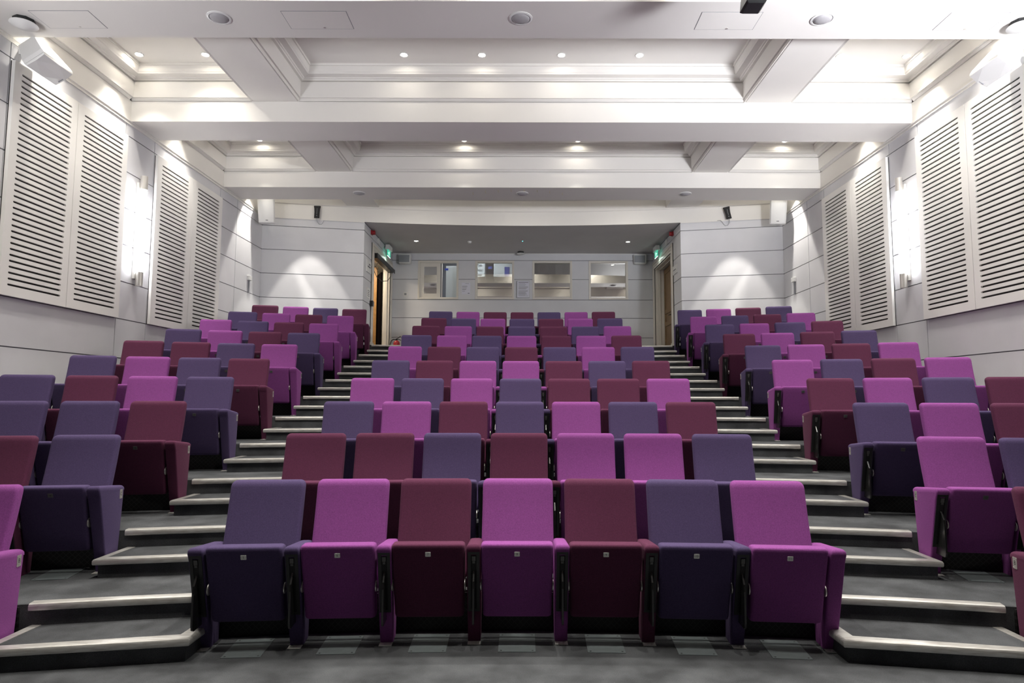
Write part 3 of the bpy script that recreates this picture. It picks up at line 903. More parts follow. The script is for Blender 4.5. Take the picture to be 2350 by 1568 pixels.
def lines(mb, x0, x1, z1, n, dz, y, mi=1, h=0.006):
    for k in range(n):
        xe = x1 - random.random() * 0.3 * (x1 - x0)
        mb.box(x0, xe, y - 0.0008, y, z1 - k * dz - h, z1 - k * dz, mi)


t = empty('wall_notice', (-1.50, YB, 4.423), 0, 'small pale printed notice between the first and second windows', 'notice')
mb = MB(); mb.box(-0.113, 0.113, -0.004, -0.001, -0.155, 0.155)
mb.box(-0.02, 0.08, -0.0048, -0.004, 0.128, 0.134, 1)
lines(mb, -0.10, 0.05, 0.07, 3, 0.018, -0.004); lines(mb, -0.10, 0.02, -0.005, 2, 0.018, -0.004, h=0.008); lines(mb, -0.10, -0.02, -0.06, 2, 0.016, -0.004, h=0.004)
mb.box(0.05, 0.095, -0.0048, -0.004, -0.135, -0.118, 1)
obj('sheet', mb.mesh('sheet', [M_PAPER, M_SHEETTXT]), t)
t = empty('framed_notice', (0.02, YB, 4.40), 0, 'framed white sheet of fine print between the second and third windows', 'framed notice')
obj('frame', MB().box(-0.185, 0.165, -0.03, -0.001, -0.225, 0.225).mesh('frame', M_GREYP), t)
mb = MB(); mb.box(-0.163, 0.16, -0.034, -0.03, -0.218, 0.218)
mb.box(-0.13, 0.135, -0.0350, -0.034, 0.175, 0.188, 1)
lines(mb, -0.13, 0.08, 0.15, 3, 0.022, -0.034, h=0.005); lines(mb, -0.13, 0.13, 0.075, 4, 0.022, -0.034, h=0.007); lines(mb, -0.13, 0.13, -0.03, 4, 0.022, -0.034, h=0.007)
lines(mb, -0.13, 0.13, -0.11, 4, 0.02, -0.034, h=0.006)
obj('sheet', mb.mesh('sheet', [M_PAPER, M_SHEETTXT]), t)
t = empty('light_switch', (-3.10, YB, 4.262), 0, 'white double switch plate left of the first window', 'light switch')
obj('plate', MB().box(-0.05, 0.05, -0.012, -0.001, -0.058, 0.058).mesh('plate', M_WHITEP, bevel=0.003), t)
obj('rocker', MB().box(-0.03, 0.03, -0.016, -0.012, -0.02, 0.035).mesh('rocker', M_GREYP), t)
for x in (-3.11, 3.10):
    t = empty('alcove_loudspeaker', (x, YB - 0.09, 5.19), 0, 'grey box loudspeaker under the alcove ceiling, %s end of the back wall' % side_word(x), 'loudspeaker', 'grey loudspeakers in the alcove')
    obj('casing', MB().loft([(0, 0, -0.125, 0.14, 0.07, 0.02), (0, 0, -0.11, 0.155, 0.085, 0.02), (0, 0, 0.11, 0.165, 0.085, 0.02), (0, 0, 0.125, 0.15, 0.075, 0.02)]).mesh('casing', M_WHITEP, smooth=True), t)
    obj('front_grille', MB().loft([(-0.012, -0.083, -0.095, 0.14, 0.014, 0.012), (-0.012, -0.083, 0.095, 0.14, 0.014, 0.012)]).mesh('front_grille', M_GREYP, smooth=True), t)

# things on the alcove ceiling
t = empty('smoke_detector', (-1.30, 15.88, ZA), 0, 'round white smoke detector on the grey alcove ceiling', 'smoke detector')
obj('base', MB().lathe([(0.055, 0), (0.055, -0.015), (0.001, -0.015)], n=24).mesh('base', M_WHITEP, smooth=True), t)
obj('sensor_head', MB().lathe([(0.045, -0.015), (0.042, -0.035), (0.03, -0.045), (0.001, -0.045)], n=24).mesh('sensor_head', M_WHITEP, smooth=True), t)
t = empty('ceiling_sensor', (0.0, 15.80, ZA), 0, 'tiny ceiling sensor with a cyan light in the middle of the alcove ceiling', 'sensor')
obj('disc', MB().lathe([(0.03, 0), (0.03, -0.008), (0.001, -0.008)], n=20).mesh('disc', M_GREYP, smooth=True), t)
obj('indicator', MB().lathe([(0.009, -0.008), (0.007, -0.014), (0.001, -0.015)], n=12).mesh('indicator', M_LED, smooth=True), t)
t = empty('ceiling_detector', (-0.05, 17.0, ZA), 0, 'black octagonal unit with white cover over the middle of the alcove back wall', 'ceiling detector', 'black and white ceiling units')
obj('housing', MB().lathe([(0.085, 0), (0.085, -0.05), (0.001, -0.05)], n=8).mesh('housing', M_BLACK), t)
obj('cover', MB().lathe([(0.108, -0.048), (0.11, -0.055), (0.08, -0.07), (0.03, -0.083), (0.001, -0.085)], n=28).mesh('cover', M_WHITEP, smooth=True), t)

# fire extinguisher
t = empty('fire_extinguisher', (-3.22, 16.75, plat_z(10)), 0, 'red fire extinguisher with black hose standing in the left alcove corner', 'fire extinguisher')
obj('cylinder', MB().lathe([(0.001, 0.0), (0.08, 0.0), (0.085, 0.02), (0.085, 0.34), (0.075, 0.39), (0.045, 0.42), (0.025, 0.43), (0.001, 0.43)], n=28).mesh('cylinder', M_RED, smooth=True), t)
obj('valve', MB().box(-0.02, 0.02, -0.02, 0.02, 0.43, 0.48).tube([(0, 0, 0.47), (0.05, 0, 0.50), (0.10, 0, 0.54)], 0.009).tube([(0, 0, 0.46), (0.06, 0, 0.46), (0.11, 0, 0.43)], 0.009).mesh('valve', M_BLACK), t)
obj('hose', MB().tube([(-0.01, 0, 0.45), (-0.07, -0.02, 0.46), (-0.13, -0.03, 0.42), (-0.16, -0.03, 0.33), (-0.165, -0.02, 0.2), (-0.12, 0, 0.08)], 0.012).mesh('hose', M_BLACK, smooth=True), t)
obj('label_band', MB().lathe([(0.0862, 0.14), (0.0862, 0.28)], n=28).mesh('label_band', M_PAPER, smooth=True), t)

# ------------------------------------------------------------------ alcove side doors
ZD = plat_z(10)
DY0, DY1, DZ1 = 15.02, 16.93, 4.90
for side, sg in (('left', -1), ('right', 1)):
    n = 1 if sg < 0 else 2
    e = bpy.data.objects.new('door_%d' % n, None); COL.objects.link(e)
    e.location = (sg * ALX, (DY0 + DY1) / 2, ZD); e['kind'] = 'structure'
    hy = (DY1 - DY0) / 2; H = DZ1 - ZD
    L = lambda u: sg * u            # positive u: into the wall
    def bx(mb, u0, u1, y0, y1, z0, z1, mi=0): mb.box(min(L(u0), L(u1)), max(L(u0), L(u1)), y0, y1, z0, z1, mi)
    mb = MB()
    for (wo, wi, th) in ((0.19, 0.0, 0.020), (0.19, 0.13, 0.032), (0.10, 0.05, 0.028), (0.03, 0.0, 0.026)):
        bx(mb, -th, 0.016, -hy - wo, -hy - wi, 0, H + wo)
        bx(mb, -th, 0.016, hy + wi, hy + wo, 0, H + wo)
        bx(mb, -th, 0.016, -hy - wi, hy + wi, H + wi, H + wo)
    bx(mb, -0.045, 0.016, hy - 0.01, hy + 0.20, 0, 0.22); bx(mb, -0.045, 0.016, -hy - 0.20, -hy + 0.01, 0, 0.22)
    obj('architrave', mb.mesh('architrave', M_TRIM, bevel=0.004), e)
    mb = MB()
    dl = 0.26 if sg > 0 else 0.17
    bx(mb, 0.0, dl, -hy, -hy + 0.03, 0, H); bx(mb, 0.0, dl, hy - 0.03, hy, 0, H); bx(mb, 0.0, dl, -hy + 0.03, hy - 0.03, H - 0.03, H)
    bx(mb, 0.10, 0.13, -hy + 0.03, -hy + 0.045, 0, H - 0.03); bx(mb, 0.06, 0.13, hy - 0.05, hy - 0.03, 0, H - 0.03); bx(mb, 0.10, 0.13, -hy + 0.03, hy - 0.03, H - 0.045, H - 0.03)
    obj('door_lining', mb.mesh('door_lining', M_TRIM, bevel=0.003), e)
    if sg > 0:
        for (y0, y1) in ((-hy + 0.047, -0.003), (0.003, hy - 0.052)):
            leaf = MB()
            st = 0.11
            z0, z1 = 0.01, H - 0.05
            bx(leaf, 0.215, 0.255, y0, y0 + st, z0, z1); bx(leaf, 0.215, 0.255, y1 - st, y1, z0, z1)
            for (za, zb_) in ((z0, z0 + 0.2), (0.80, 0.92), (1.12, 1.24), (z1 - 0.13, z1)):
                bx(leaf, 0.215, 0.255, y0 + st, y1 - st, za, zb_)
            bx(leaf, 0.23, 0.245, y0 + st, y1 - st, z0, z1)
            lf = obj('door_leaf', leaf.mesh('door_leaf', M_OAK2, bevel=0.004), e)
            if y0 > 0: pass
            hb = MB()
            yh = y0 + 0.07 if y0 > 0 else y1 - 0.07
            hb.tube([(L(0.215), yh, 1.02), (L(0.17), yh, 1.02), (L(0.165), yh + (0.12 if y0 > 0 else -0.12), 1.02)], 0.010)
            obj('door_handle', hb.mesh('door_handle', M_BLACK), lf)
            obj('push_plate', (lambda q: (bx(q, 0.210, 0.215, yh - 0.04, yh + 0.04, 1.25, 1.55), q)[1])(MB()).mesh('push_plate', M_BLACK), lf)
    else:
        # one dark padded leaf folded back beyond the far jamb, oak one behind
        ang = math.atan2(0.85, -0.34)
        def leafmesh(w_, m, name, th=0.045, h=2.23):
            q = MB(); q.box(0, w_, -th / 2, th / 2, 0.01, h); return q.mesh(name, m, bevel=0.004)
        lf = obj('door_leaf', leafmesh(0.92, M_DOORDARK, 'door_leaf_dark'), e, (L(0.21), hy - 0.03, 0))
        lf['label'] = 'dark padded door leaf folded open'
        lf.rotation_euler = (0, 0, math.atan2(0.85, -0.36))
        lf2 = obj('door_leaf', leafmesh(0.95, M_OAK, 'door_leaf_oak', h=2.42), e, (L(0.40), hy + 0.30, 0))
        lf2['label'] = 'oak door leaf'
        lf2.rotation_euler = (0, 0, R(180))
        # closer box over the opening, with drooping cable
        cb = MB(); bx(cb, -0.09, 0.03, -hy + 0.02, hy - 0.05, H - 0.13, H - 0.01)
        bx(cb, -0.10, -0.09, -hy - 0.02, hy + 0.14, H - 0.115, H - 0.015)
        c = obj('door_closer', cb.mesh('door_closer', M_BLACK, bevel=0.004), e)
        arm = MB().tube([(L(-0.02), -0.55, H - 0.14), (L(0.12), -0.2, H - 0.17), (L(0.22), 0.55, H - 0.18)], 0.010)
        obj('closer_arm', arm.mesh('closer_arm', M_BLACK), c)
        cab = MB().tube([(L(-0.06), hy - 0.2, H - 0.12), (L(-0.06), hy - 0.22, H - 0.25), (L(-0.02), hy - 0.4, H - 0.40), (L(0.05), hy - 0.75, H - 0.47), (L(0.10), hy - 1.1, H - 0.42), (L(0.14), hy - 1.35, H - 0.26), (L(0.14), hy - 1.4, H - 0.22)], 0.008)
        obj('closer_cable', cab.mesh('closer_cable', M_BLACK, smooth=True), c)
    # rooms behind the doors
    mb = MB()
    X0, X1 = sg * (ALX + (0.27 if sg > 0 else 0.18)), sg * 5.4
    Y0_, Y1_ = 14.5, 18.4
    zt = 5.1
    mb.quad((X1, Y0_, ZD - 0.1), (X1, Y1_, ZD - 0.1), (X1, Y1_, zt), (X1, Y0_, zt))
    mb.quad((X0, Y1_, ZD - 0.1), (X1, Y1_, ZD - 0.1), (X1, Y1_, zt), (X0, Y1_, zt))
    mb.quad((X0, Y0_, ZD - 0.1), (X1, Y0_, ZD - 0.1), (X1, Y0_, zt), (X0, Y0_, zt))
    mb.quad((X0, Y0_, zt), (X1, Y0_, zt), (X1, Y1_, zt), (X0, Y1_, zt))
    mb.quad((X0, YB, ZD + 0.001), (X1, YB, ZD + 0.001), (X1, Y1_, ZD + 0.001), (X0, Y1_, ZD + 0.001))
    mb.quad((X0, YB - 0.2, ZD - 0.1), (X0, Y1_, ZD - 0.1), (X0, Y1_, zt), (X0, YB - 0.2, zt))
    struct('wall_corridor_' + side, mb.mesh('wall_corridor_' + side, M_PLASTER))
cl = bpy.data.lights.new('corridor_lamp', 'AREA'); cl.energy = 30; cl.size = 0.4; cl.color = (1.0, 0.85, 0.65)
co = bpy.data.objects.new('corridor_lamp', cl); COL.objects.link(co); co.location = (-4.3, 16.4, 5.05)


# exit signs, sounders, wall signs in the alcove
def arrow(mb, M, mi):
    mb.add([M @ Vector(p) for p in ((-.03, -.012, 0), (0.01, -.012, 0), (0.01, .012, 0), (-.03, .012, 0))], [(0, 1, 2, 3)], mi)
    mb.add([M @ Vector(p) for p in ((0.01, -.028, 0), (0.04, 0, 0), (0.01, .028, 0))], [(0, 1, 2)], mi)


for side, sg in (('left', -1), ('right', 1)):
    t = empty('exit_sign', (sg * (ALX - 0.11), 16.20, 5.21), 0, 'green lit exit sign with white housing over the %s alcove door' % side, 'exit sign', 'exit signs over the alcove doors')
    obj('housing', MB().box(-0.05, 0.05, -0.18, 0.18, -0.005, 0.115).mesh('housing', M_WHITEP, bevel=0.006), t)
    obj('wall_arm', MB().box(min(0, sg * 0.11), max(0, sg * 0.11), -0.02, 0.02, 0.03, 0.07).mesh('wall_arm', M_WHITEP), t)
    mb = MB(); mb.box(-0.008, 0.008, -0.17, 0.17, -0.155, -0.006)
    xx = -sg * 0.0085
    for (k, xf) in ((1, -0.0085), (-1, 0.0085)):
        # white running figure and arrow
        def q(y, z): return (xf, y, -0.08 + z)
        for poly in ([(0.02, 0.035), (0.045, 0.035), (0.045, 0.055), (0.02, 0.055)], [(-0.02, 0.0), (0.03, 0.0), (0.045, 0.03), (-0.0, 0.03)],
                     [(-0.05, -0.05), (-0.03, -0.05), (0.01, 0.0), (-0.015, 0.0)], [(0.03, -0.05), (0.05, -0.05), (0.03, 0.0), (0.01, 0.0)]):
            mb.add([q(y, z) for y, z in poly], [(0, 1, 2, 3)], 1)
        mb.add([q(-0.13, -0.01), q(-0.09, -0.01), q(-0.09, 0.01), q(-0.13, 0.01)], [(0, 1, 2, 3)], 1)
        mb.add([q(-0.09, -0.03), q(-0.06, 0.0), q(-0.09, 0.03)], [(0, 1, 2)], 1)
    mb.box(-0.009, 0.009, -0.172, 0.172, -0.162, -0.155, 1)
    obj('sign_panel', mb.mesh('sign_panel', [M_GLASSGREEN, M_GLOWW]), t)
    el = bpy.data.lights.new('exit_glow', 'AREA'); el.energy = 0.35; el.size = 0.12; el.color = (0.8, 1, 0.95)
    eo = bpy.data.objects.new('exit_glow', el); COL.objects.link(eo); eo.parent = t; eo.location = (0, 0, -0.166)
    # red sounder
    t = empty('fire_sounder', (sg * (ALX - 0.001), 14.75 if sg < 0 else 14.80, 5.295), 0, 'red fire alarm sounder at the %s front corner of the alcove' % side, 'fire alarm', 'red fire alarm sounders')
    obj('base', MB().box(min(0, -sg * 0.03), max(0, -sg * 0.03), -0.055, 0.055, -0.05, 0.05).mesh('base', M_RED, bevel=0.006), t)
    obj('horn', MB().lathe([(0.05, 0), (0.05, -sg * 0.06), (0.001, -sg * 0.065)], -sg * 0.03, 0, 0, n=22, axis='X').mesh('horn', M_RED, smooth=True), t)
    # round white heat sensor on the wall
    o = obj('wall_sounder', MB().lathe([(0.075, 0), (0.075, -sg * 0.03), (0.05, -sg * 0.045), (0.001, -sg * 0.045)], 0, 0, 0, n=24, axis='X').mesh('wall_sounder', M_WHITEP, smooth=True), loc=(sg * (ALX - 0.001), 15.42, 5.255))
    tag(o, 'round white wall sounder between exit sign and red alarm, %s side of the alcove' % side, 'sounder', 'round white sounders')

t = empty('wall_sign', (-ALX, 14.565, 4.47), 0, 'pale direction sign with two lines of print left of the left alcove door', 'sign')
mb = MB(); mb.box(0.001, 0.014, -0.22, 0.22, -0.14, 0.13)
lines_ = ((0.05, -0.02, 0.12), (-0.01, -0.12, 0.14))
for (z, a, b) in lines_: mb.box(0.0142, 0.0150, a, b, z - 0.016, z + 0.016, 1)
mb.box(0.0142, 0.0150, 0.17, 0.19, 0.0, 0.04, 1)
obj('board', mb.mesh('board', [M_WHITEP, M_SHEETTXT]), t)
t = empty('wall_sign', (ALX, 14.67, 4.43), 0, 'pale direction sign with one line of print right of the right alcove door', 'sign')
mb = MB(); mb.box(-0.014, -0.001, -0.24, 0.20, -0.10, 0.10)
mb.box(-0.015, -0.0142, -0.02, 0.10, -0.012, 0.014, 1); mb.box(-0.015, -0.0142, 0.13, 0.15, -0.012, 0.014, 1); mb.box(-0.015, -0.0142, -0.11, -0.04, -0.012, 0.014, 1)
obj('board', mb.mesh('board', [M_WHITEP, M_SHEETTXT]), t)
t = empty('wall_notice', (-ALX, 14.61, 3.875), 0, 'white notice with a red dot on the wall left of the left alcove door', 'notice')
mb = MB(); mb.box(0.001, 0.006, -0.17, 0.16, -0.12, 0.12)
for k in range(4): mb.box(0.0062, 0.0070, -0.10, 0.10 - 0.02 * (k % 2), 0.045 - 0.04 * k, 0.058 - 0.04 * k, 1)
mb.box(0.0062, 0.0070, -0.15, -0.13, 0.085, 0.105, 2)
obj('sheet', mb.mesh('sheet', [M_WHITEP, M_SHEETTXT, M_RED]), t)
t = empty('door_release', (-ALX, 14.81, 3.665), 0, 'black and steel door release unit beside the left alcove door', 'door release')
obj('box', MB().box(0.001, 0.07, -0.065, 0.03, -0.062, 0.062).mesh('box', M_BLACK, bevel=0.004), t)
obj('face', MB().box(0.03, 0.072, 0.03, 0.075, -0.055, 0.055).mesh('face', M_STEEL), t)
o = obj('socket_plate', MB().box(0.001, 0.014, -0.045, 0.045, -0.075, 0.075).mesh('socket_plate', M_GREYP, bevel=0.003), loc=(-ALX, 17.155, 4.0))
tag(o, 'slim grey plate beyond the left alcove door', 'wall plate')

# ------------------------------------------------------------------ under-seat grilles
def grille(m, xa, xb, lab, group):
    n = max(3, int((xb - xa) / 0.25))
    X = [xa + (xb - xa) * i / n for i in range(n + 1)]
    mb = MB()
    z0, z1 = plat_z(m - 1) + 0.004, plat_z(m) - 0.012
    for i in range(n):
        a, b = X[i], X[i + 1]
        ya, yb = plat_y(m, a), plat_y(m, b)
        v = [(a, ya - 0.018, z0), (b, yb - 0.018, z0), (b, yb - 0.018, z1), (a, ya - 0.018, z1), (a, ya - 0.002, z0), (b, yb - 0.002, z0), (b, yb - 0.002, z1), (a, ya - 0.002, z1)]
        mb.add(v, [(0, 1, 2, 3), (3, 2, 6, 7), (0, 4, 5, 1), (4, 7, 6, 5)] + ([(0, 3, 7, 4)] if i == 0 else []) + ([(1, 5, 6, 2)] if i == n - 1 else []))
    o = obj('riser_grille', mb.mesh('riser_grille', M_MESH))
    tag(o, lab, 'ventilation grille', group)


for m in range(1, 11):
    row = ORDR[m]
    grille(m, -1.88, 1.88, 'black diamond mesh grille under the %s row of the centre block' % row, 'mesh grilles under the seats')
    for side, sg in (('left', -1), ('right', 1)):
        a, b = sorted((sg * 3.02, sg * 5.5))
        grille(m, a, b, 'black diamond mesh grille under the %s row of the %s block' % (row, side), 'mesh grilles under the seats')

# ------------------------------------------------------------------ seats
TH = 0.303


def panel_y(z): return -0.455 + (0.62 - z) * TH


def arm_front(z): return -0.262 - 0.303 * z


SEATM = {}


def backrest_mesh(c):
    mb = MB()
    secs = []
    def fy(z):                       # front surface
        pts = [(0.36, -0.215), (0.42, -0.195), (0.5, -0.163), (0.58, -0.132), (0.68, -0.098), (0.78, -0.065), (0.88, -0.036), (0.97, -0.012)]
        for (a, ya), (b, yb) in zip(pts, pts[1:]):
            if z <= b: return ya + (yb - ya) * (z - a) / (b - a)
        return pts[-1][1]
    H = 0.2358
    def s(z, inset, wi=0.0, th=0.078):
        f = fy(z)
        secs.append((0, f + th / 2, z, H - wi, th / 2 - inset, 0.022))
    s(0.36, 0.02, 0.03, 0.06); s(0.38, 0.004, 0.012, 0.065)
    for z in (0.42, 0.48, 0.54, 0.60, 0.66, 0.72, 0.78, 0.84, 0.89, 0.93): s(z, 0, 0)
    s(0.945, 0.001, 0.002); s(0.957, 0.006, 0.007); s(0.965, 0.013, 0.015); s(0.9695, 0.022, 0.024); s(0.9707, 0.032, 0.034)
    mb.loft(secs, seg=4)
    return mb.mesh('backrest_' + c, FAB[c], smooth=True)


def shell_mesh():
    mb = MB()
    secs = []
    for z, y in ((0.34, -0.142), (0.5, -0.082), (0.7, -0.014), (0.85, 0.03), (0.90, 0.044)):
        secs.append((0, y + 0.008, z, 0.20, 0.010, 0.008))
    mb.loft(secs, seg=2)
    mb.box(-0.235, 0.235, -0.145, -0.115, 0.30, 0.35)
    return mb.mesh('back_shell', M_BLACK, smooth=True)


def panel_mesh(c):
    mb = MB(); secs = []
    def s(z, inset, wi, th):
        f = panel_y(z); w = 0.2125 + 0.009 * (z - 0.18) / 0.46
        secs.append((0, f + th / 2, z, w - wi, th / 2 - inset, 0.02))
    s(0.164, 0.022, 0.022, 0.10); s(0.166, 0.013, 0.011, 0.10); s(0.173, 0.004, 0.003, 0.10); s(0.19, 0, 0, 0.10)
    for z in (0.30, 0.40, 0.50, 0.57): s(z, 0, 0, 0.10 + 0.03 * (z - 0.2))
    s(0.610, 0.0005, 0.0005, 0.113); s(0.623, 0.003, 0.002, 0.114); s(0.631, 0.008, 0.006, 0.115); s(0.6355, 0.015, 0.012, 0.116); s(0.6370, 0.024, 0.019, 0.117)
    mb.loft(secs, seg=4)
    return mb.mesh('seat_cushion_' + c, FAB[c], smooth=True)


def arm_mesh(c, sx):
    mb = MB(); secs = []
    x = 0.275 * sx
    def s(z, inset):
        # z is measured at the middle of the pad; bottom plane is level, top plane leans
        f = arm_front(z); b = -0.11 + 0.05 * z / 0.6
        w = 0.039 + 0.006 * z / 0.6
        secs.append((x, (f + b) / 2, z, w - inset, (b - f) / 2 - inset, 0.012, ))
    zs = [(0.0, 0.0), (0.15, 0), (0.3, 0), (0.45, 0), (0.56, 0)]
    for z, i in zs: s(z, i)
    # leaning cap
    loops = []
    mb.loft(secs, seg=3)
    cap = MB()
    f0 = arm_front(0.56); b0 = -0.11 + 0.05 * 0.56 / 0.6
    c1 = [(x, (f0 + b0) / 2, 0.56, 0.0446, (b0 - f0) / 2, 0.012)]
    capsecs = []
    cy, hy = -0.2545, 0.1985
    for z, ins in ((0.580, 0.0), (0.597, 0.001), (0.606, 0.006), (0.6125, 0.013), (0.615, 0.022)):
        capsecs.append((x, cy, z, 0.045 - ins, hy - ins, 0.012))
    # body top (level) to the first leaning section
    tmp = MB(); tmp.loft(c1 + c1, seg=3)
    base = tmp.v[:16]
    lean = MB(); lean.loft(capsecs, seg=3, lean=0.108)
    n = 16
    o = len(mb.v)
    mb.v += base + lean.v
    for i in range(n):
        a, b = i, (i + 1) % n
        mb.f.append([o + a, o + b, o + n + b, o + n + a]); mb.m.append(0)
    for fc in lean.f[:-2] + [lean.f[-1]]:
        mb.f.append([i + o + n for i in fc]); mb.m.append(0)
    return mb.mesh('armrest_' + c, FAB[c], smooth=True)


def slot_mesh(sx):
    x = 0.275 * sx
    mb = MB()
    def strip(x0, x1, z0, z1, u0, u1, mi=0):
        mb.prism_x([(arm_front(z0) - u1, z0), (arm_front(z1) - u1, z1), (arm_front(z1) - u0, z1), (arm_front(z0) - u0, z0)], x0, x1, mi)
    strip(x - 0.0355, x - 0.0165, 0.205, 0.595, -0.004, 0.006)
    strip(x + 0.0165, x + 0.0355, 0.205, 0.595, -0.004, 0.006)
    strip(x - 0.0165, x + 0.0165, 0.572, 0.595, -0.004, 0.006)
    strip(x - 0.0165, x + 0.0165, 0.205, 0.222, -0.004, 0.006)
    strip(x - 0.0165, x + 0.0165, 0.222, 0.572, -0.004, 0.0012, 1)
    strip(x - 0.011, x + 0.011, 0.532, 0.562, 0.0, 0.008, 2)
    strip(x - 0.008, x + 0.008, 0.516, 0.530, 0.0, 0.007, 2)
    return mb.mesh('tablet_slot', [M_BLACK, M_BLACKM, M_LATCH])


def tablet_mesh(sx):
    x = 0.275 * sx
    mb = MB()
    poly = [(arm_front(0.47) + 0.002, 0.475), (arm_front(0.47) - 0.008, 0.462), (-0.447, 0.415), (-0.455, 0.375), (-0.455, 0.19), (-0.448, 0.165), (-0.43, 0.155), (arm_front(0.155) + 0.002, 0.155)]
    mb.prism_x(poly, x - 0.006, x + 0.006)
    return mb.mesh('writing_tablet', mat_tablet, bevel=0.002)


mat_tablet = mat('gloss_black_laminate', (0.012, 0.012, 0.012), 0.22, spec=0.7)


def bracket_mesh(sx):
    x = 0.275 * sx
    mb = MB()
    mb.box(x - 0.039, x + 0.039, -0.318, -0.262, 0.001, 0.005)
    mb.lathe([(0.008, 0.0), (0.008, 0.004), (0.001, 0.006)], x, -0.296, 0.005, n=12)
    return mb.mesh('foot_bracket', M_BRACKET)


def pivot_mesh(sx):
    mb = MB()
    mb.lathe([(0.034, -0.004), (0.034, 0.002), (0.028, 0.004), (0.001, 0.005)], sx * 0.2215, panel_y(0.37) + 0.030, 0.37, n=26, axis='X')
    return mb.mesh('pivot_disc', M_STEEL, smooth=True)


M_LABEL_SHADED = mat('shaded_plate', (0.10, 0.10, 0.10), 0.5)  # printed plate colour darkened to carry the shade on seats beyond the front row


def numplate_mesh(s, front):
    mb = MB()
    zc = 0.575
    y0 = panel_y(zc) - 0.0022
    ang = math.atan(-TH)
    M = Matrix.Translation((0, y0, zc)) @ Matrix.Rotation(R(90) + math.atan(TH), 4, 'X')
    pl = MB().loft([(0, 0, -0.001, 0.0165, 0.0145, 0.003), (0, 0, 0.0018, 0.0165, 0.0145, 0.003)], seg=2)
    mb.add([M @ Vector(p) for p in pl.v], pl.f, 0)
    if s:
        text(mb, s, 0.019, M @ Matrix.Translation((0, 0, 0.0022)), 1)
        for k in (-1, 1):
            mb.add([M @ Vector((k * 0.0125 + a, b, 0.0022)) for a, b in ((-0.0014, -0.001), (0.0014, -0.001), (0.0014, 0.001), (-0.0014, 0.001))], [(0, 1, 2, 3)], 1)
    return mb.mesh('number_plate', [M_LABEL if front else M_LABEL_SHADED, M_INK])


def rowplate_mesh(s, sx):
    """plate on the outer side of an aisle armrest; sx=+1: outer side faces +x"""
    mb = MB()
    x = sx * (0.275 + 0.0452)
    M = Matrix.Translation((x, -0.115, 0.535)) @ Matrix.Rotation(R(90 * sx), 4, 'Z') @ Matrix.Rotation(R(90), 4, 'X')
    pl = MB().loft([(0, 0, -0.002, 0.021, 0.034, 0.004), (0, 0, 0.0012, 0.021, 0.034, 0.004)], seg=2)
    mb.add([M @ Vector(p) for p in pl.v], pl.f, 0)
    for a in (-1, 1):
        for b in (-1, 1):
            d = MB().lathe([(0.0035, 0.001), (0.0025, 0.003), (0.0005, 0.003)], a * 0.015, b * 0.028, 0, n=8)
            mb.add([M @ Vector(p) for p in d.v], d.f, 0)
    text(mb, s, 0.036, M @ Matrix.Translation((0, 0, 0.0016)), 1)
    return mb.mesh('row_plate', [M_STEEL, M_INK])


def sm(key, fn, *a):
    if key not in SEATM: SEATM[key] = fn(*a)
    return SEATM[key]


CNAME = {'M': 'magenta', 'P': 'indigo', 'B': 'burgundy'}


def seat(x, y, z, A, c, arms, label, group, number=None, row_letter=None, letter_side=0):
    """arms: list of (side, has_slot)"""
    t = empty('theatre_seat', (x, y, z), -A, label, 'seat', group)
    obj('backrest', sm(('back', c), backrest_mesh, c), t)
    obj('back_shell', sm('shell', shell_mesh), t)
    cu = obj('seat_cushion', sm(('pan', c), panel_mesh, c), t)
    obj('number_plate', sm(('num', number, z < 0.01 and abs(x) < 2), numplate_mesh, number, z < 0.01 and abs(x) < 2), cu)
    for sx in (-1, 1): obj('pivot_disc', sm(('piv', sx), pivot_mesh, sx), cu)
    for (sx, slot) in arms:
        a = obj('armrest', sm(('arm', c, sx), arm_mesh, c, sx), t)
        obj('foot_bracket', sm(('br', sx), bracket_mesh, sx), a)
        if slot:
            obj('tablet_slot', sm(('slot', sx), slot_mesh, sx), a)
            obj('writing_tablet', sm(('tab', sx), tablet_mesh, sx), a)
        if row_letter and letter_side == sx:
            obj('row_plate', sm(('let', row_letter, sx), rowplate_mesh, row_letter, sx), a)
    return t


CENTRE = {1: 'PMBMBPM', 2: 'BBPBMMP', 3: 'PMBPMPB', 4: 'MPMPBBM', 5: 'PBMMBPB', 6: 'MBPBPMP', 7: 'PMPMBMB', 8: 'BMBPBPM', 9: 'PMPMBMP', 10: 'PMBBPMB'}
CENTRE[9] = 'BPMPBMP'
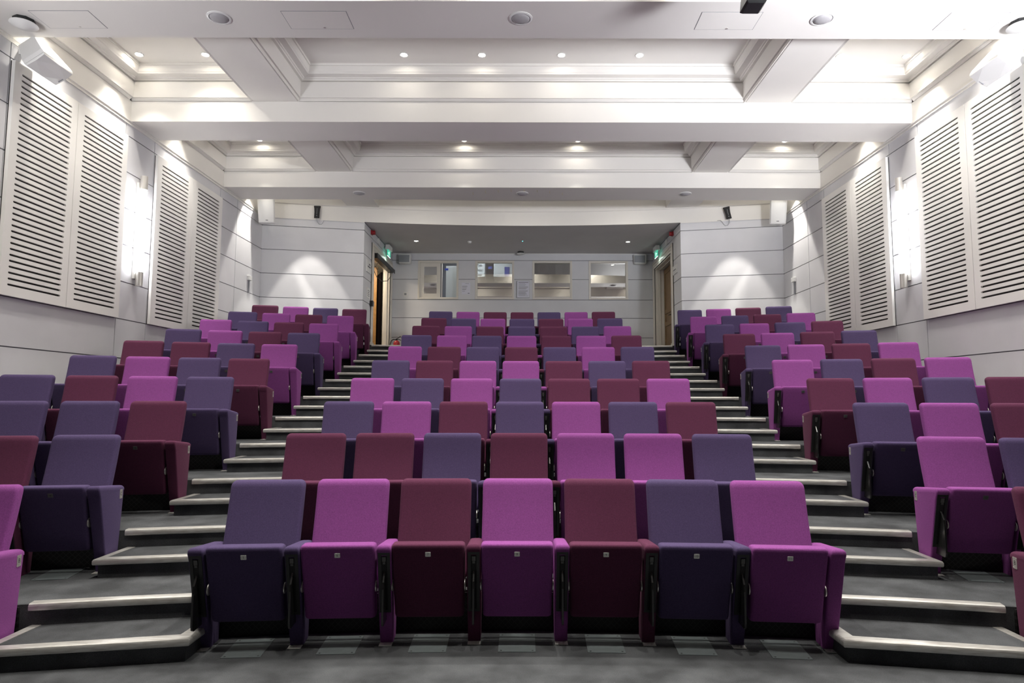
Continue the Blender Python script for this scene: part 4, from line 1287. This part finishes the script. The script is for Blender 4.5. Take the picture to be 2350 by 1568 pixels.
# from the aisle outwards
LEFT = {1: 'M', 2: 'PB', 3: 'BPP', 4: 'PMBP', 5: 'BPMP', 6: 'MPBB', 7: 'PBMP', 8: 'MBPM', 9: 'MBMP', 10: 'BPMB'}
RIGHT = {1: 'B', 2: 'MP', 3: 'PMB', 4: 'BMPB', 5: 'MPBM', 6: 'PMBM', 7: 'BMBP', 8: 'PMPB', 9: 'MPBM', 10: 'PMBP'}
P = 0.55
LET = 'ABCDEFGHJKL'
CNT = ['first', 'second', 'third', 'fourth', 'fifth', 'sixth', 'seventh']
for k in range(1, 11):
    rw = 'front row' if k == 1 else 'back row' if k == 10 else '%s row' % ORD[k]
    for i, c in enumerate(CENTRE[k]):
        x = (i - 3) * P
        A = x / 13.5
        y = D0 + G * k - x * x / 27.0
        if k == 1 : num = str(5 + i)
        else: num = str(5 + i)
        arms = [(1, i < 6)]
        if i == 0: arms.append((-1, True))
        where = 'leftmost' if i == 0 else 'rightmost' if i == 6 else 'middle' if i == 3 else '%s from the left' % CNT[i] if i < 3 else '%s from the right' % CNT[6 - i]
        lab = '%s folded theatre seat in the centre block, %s, %s' % (CNAME[c], rw, where)
        if k == 1: lab = '%s folded theatre seat numbered %s, %s in the centre front row' % (CNAME[c], num, where)
        seat(x, y, plat_z(k - 1), A * 0.70, c, arms, lab, 'theatre seats', num)
    for side, sg, dat in (('left', -1, LEFT), ('right', 1, RIGHT)):
        for j, c in enumerate(dat[k]):
            A = sg * (0.2734 + j * P / 14.0); Am = 0.2734 + j * P / 28.0
            x = sg * (3.325 + j * P * math.cos(Am))
            y = D0 + G * k - 0.399 - j * P * math.sin(Am)
            n = len(dat[k])
            if sg < 0:
                arms = [(1, j > 0)]
                if j == 3: arms.append((-1, True))
                num = str(4 - j)
            else:
                arms = [(1, j < 3)]
                if j == 0: arms.append((-1, True))
                num = str(12 + j)
            where = 'beside the aisle' if j == 0 else 'by the wall' if j == 3 else '%s from the aisle' % CNT[j]
            lab = '%s folded theatre seat in the %s block, %s, %s' % (CNAME[c], side, rw, where)
            seat(x, y, plat_z(k - 1), A * 0.54, c, arms, lab, 'theatre seats', num, LET[k] if j == 0 else None, -sg)

# ------------------------------------------------------------------ steel floor plates before the seats
pm = MB(); pm.box(-0.113, 0.113, -0.435, -0.135, 0.0, 0.003)
for a in (-0.095, 0.095):
    for b in (-0.415, -0.155): pm.lathe([(0.006, 0.003), (0.006, 0.0036)], a, b, 0, n=10, mi=1)
pmesh = pm.mesh('floor_plate', [M_PLATE, M_BLACK])
for i in range(7):
    x = (i - 3) * P; A = x / 13.5
    o = obj('floor_plate', pmesh, loc=(x, D0 + G - x * x / 27.0, 0.0005)); o.rotation_euler = (0, 0, -A * 0.7)
    tag(o, 'square grey steel plate screwed to the carpet under front seat number %d' % (5 + i), 'floor plate', 'steel plates on the floor')
for side, sg in (('left', -1), ('right', 1)):
    for j in (0, 1):
        A = sg * (0.2734 + j * P / 14.0); Am = 0.2734 + j * P / 28.0
        x = sg * (3.325 + j * P * math.cos(Am)); y = D0 + G * 2 - 0.399 - j * P * math.sin(Am)
        o = obj('floor_plate', pmesh, loc=(x, y, plat_z(1) + 0.0005)); o.rotation_euler = (0, 0, -A * 0.7)
        tag(o, 'dark floor plate under the second row of the %s block, %s' % (side, 'beside the aisle' if j == 0 else 'second from the aisle'), 'floor plate', 'steel plates on the floor')
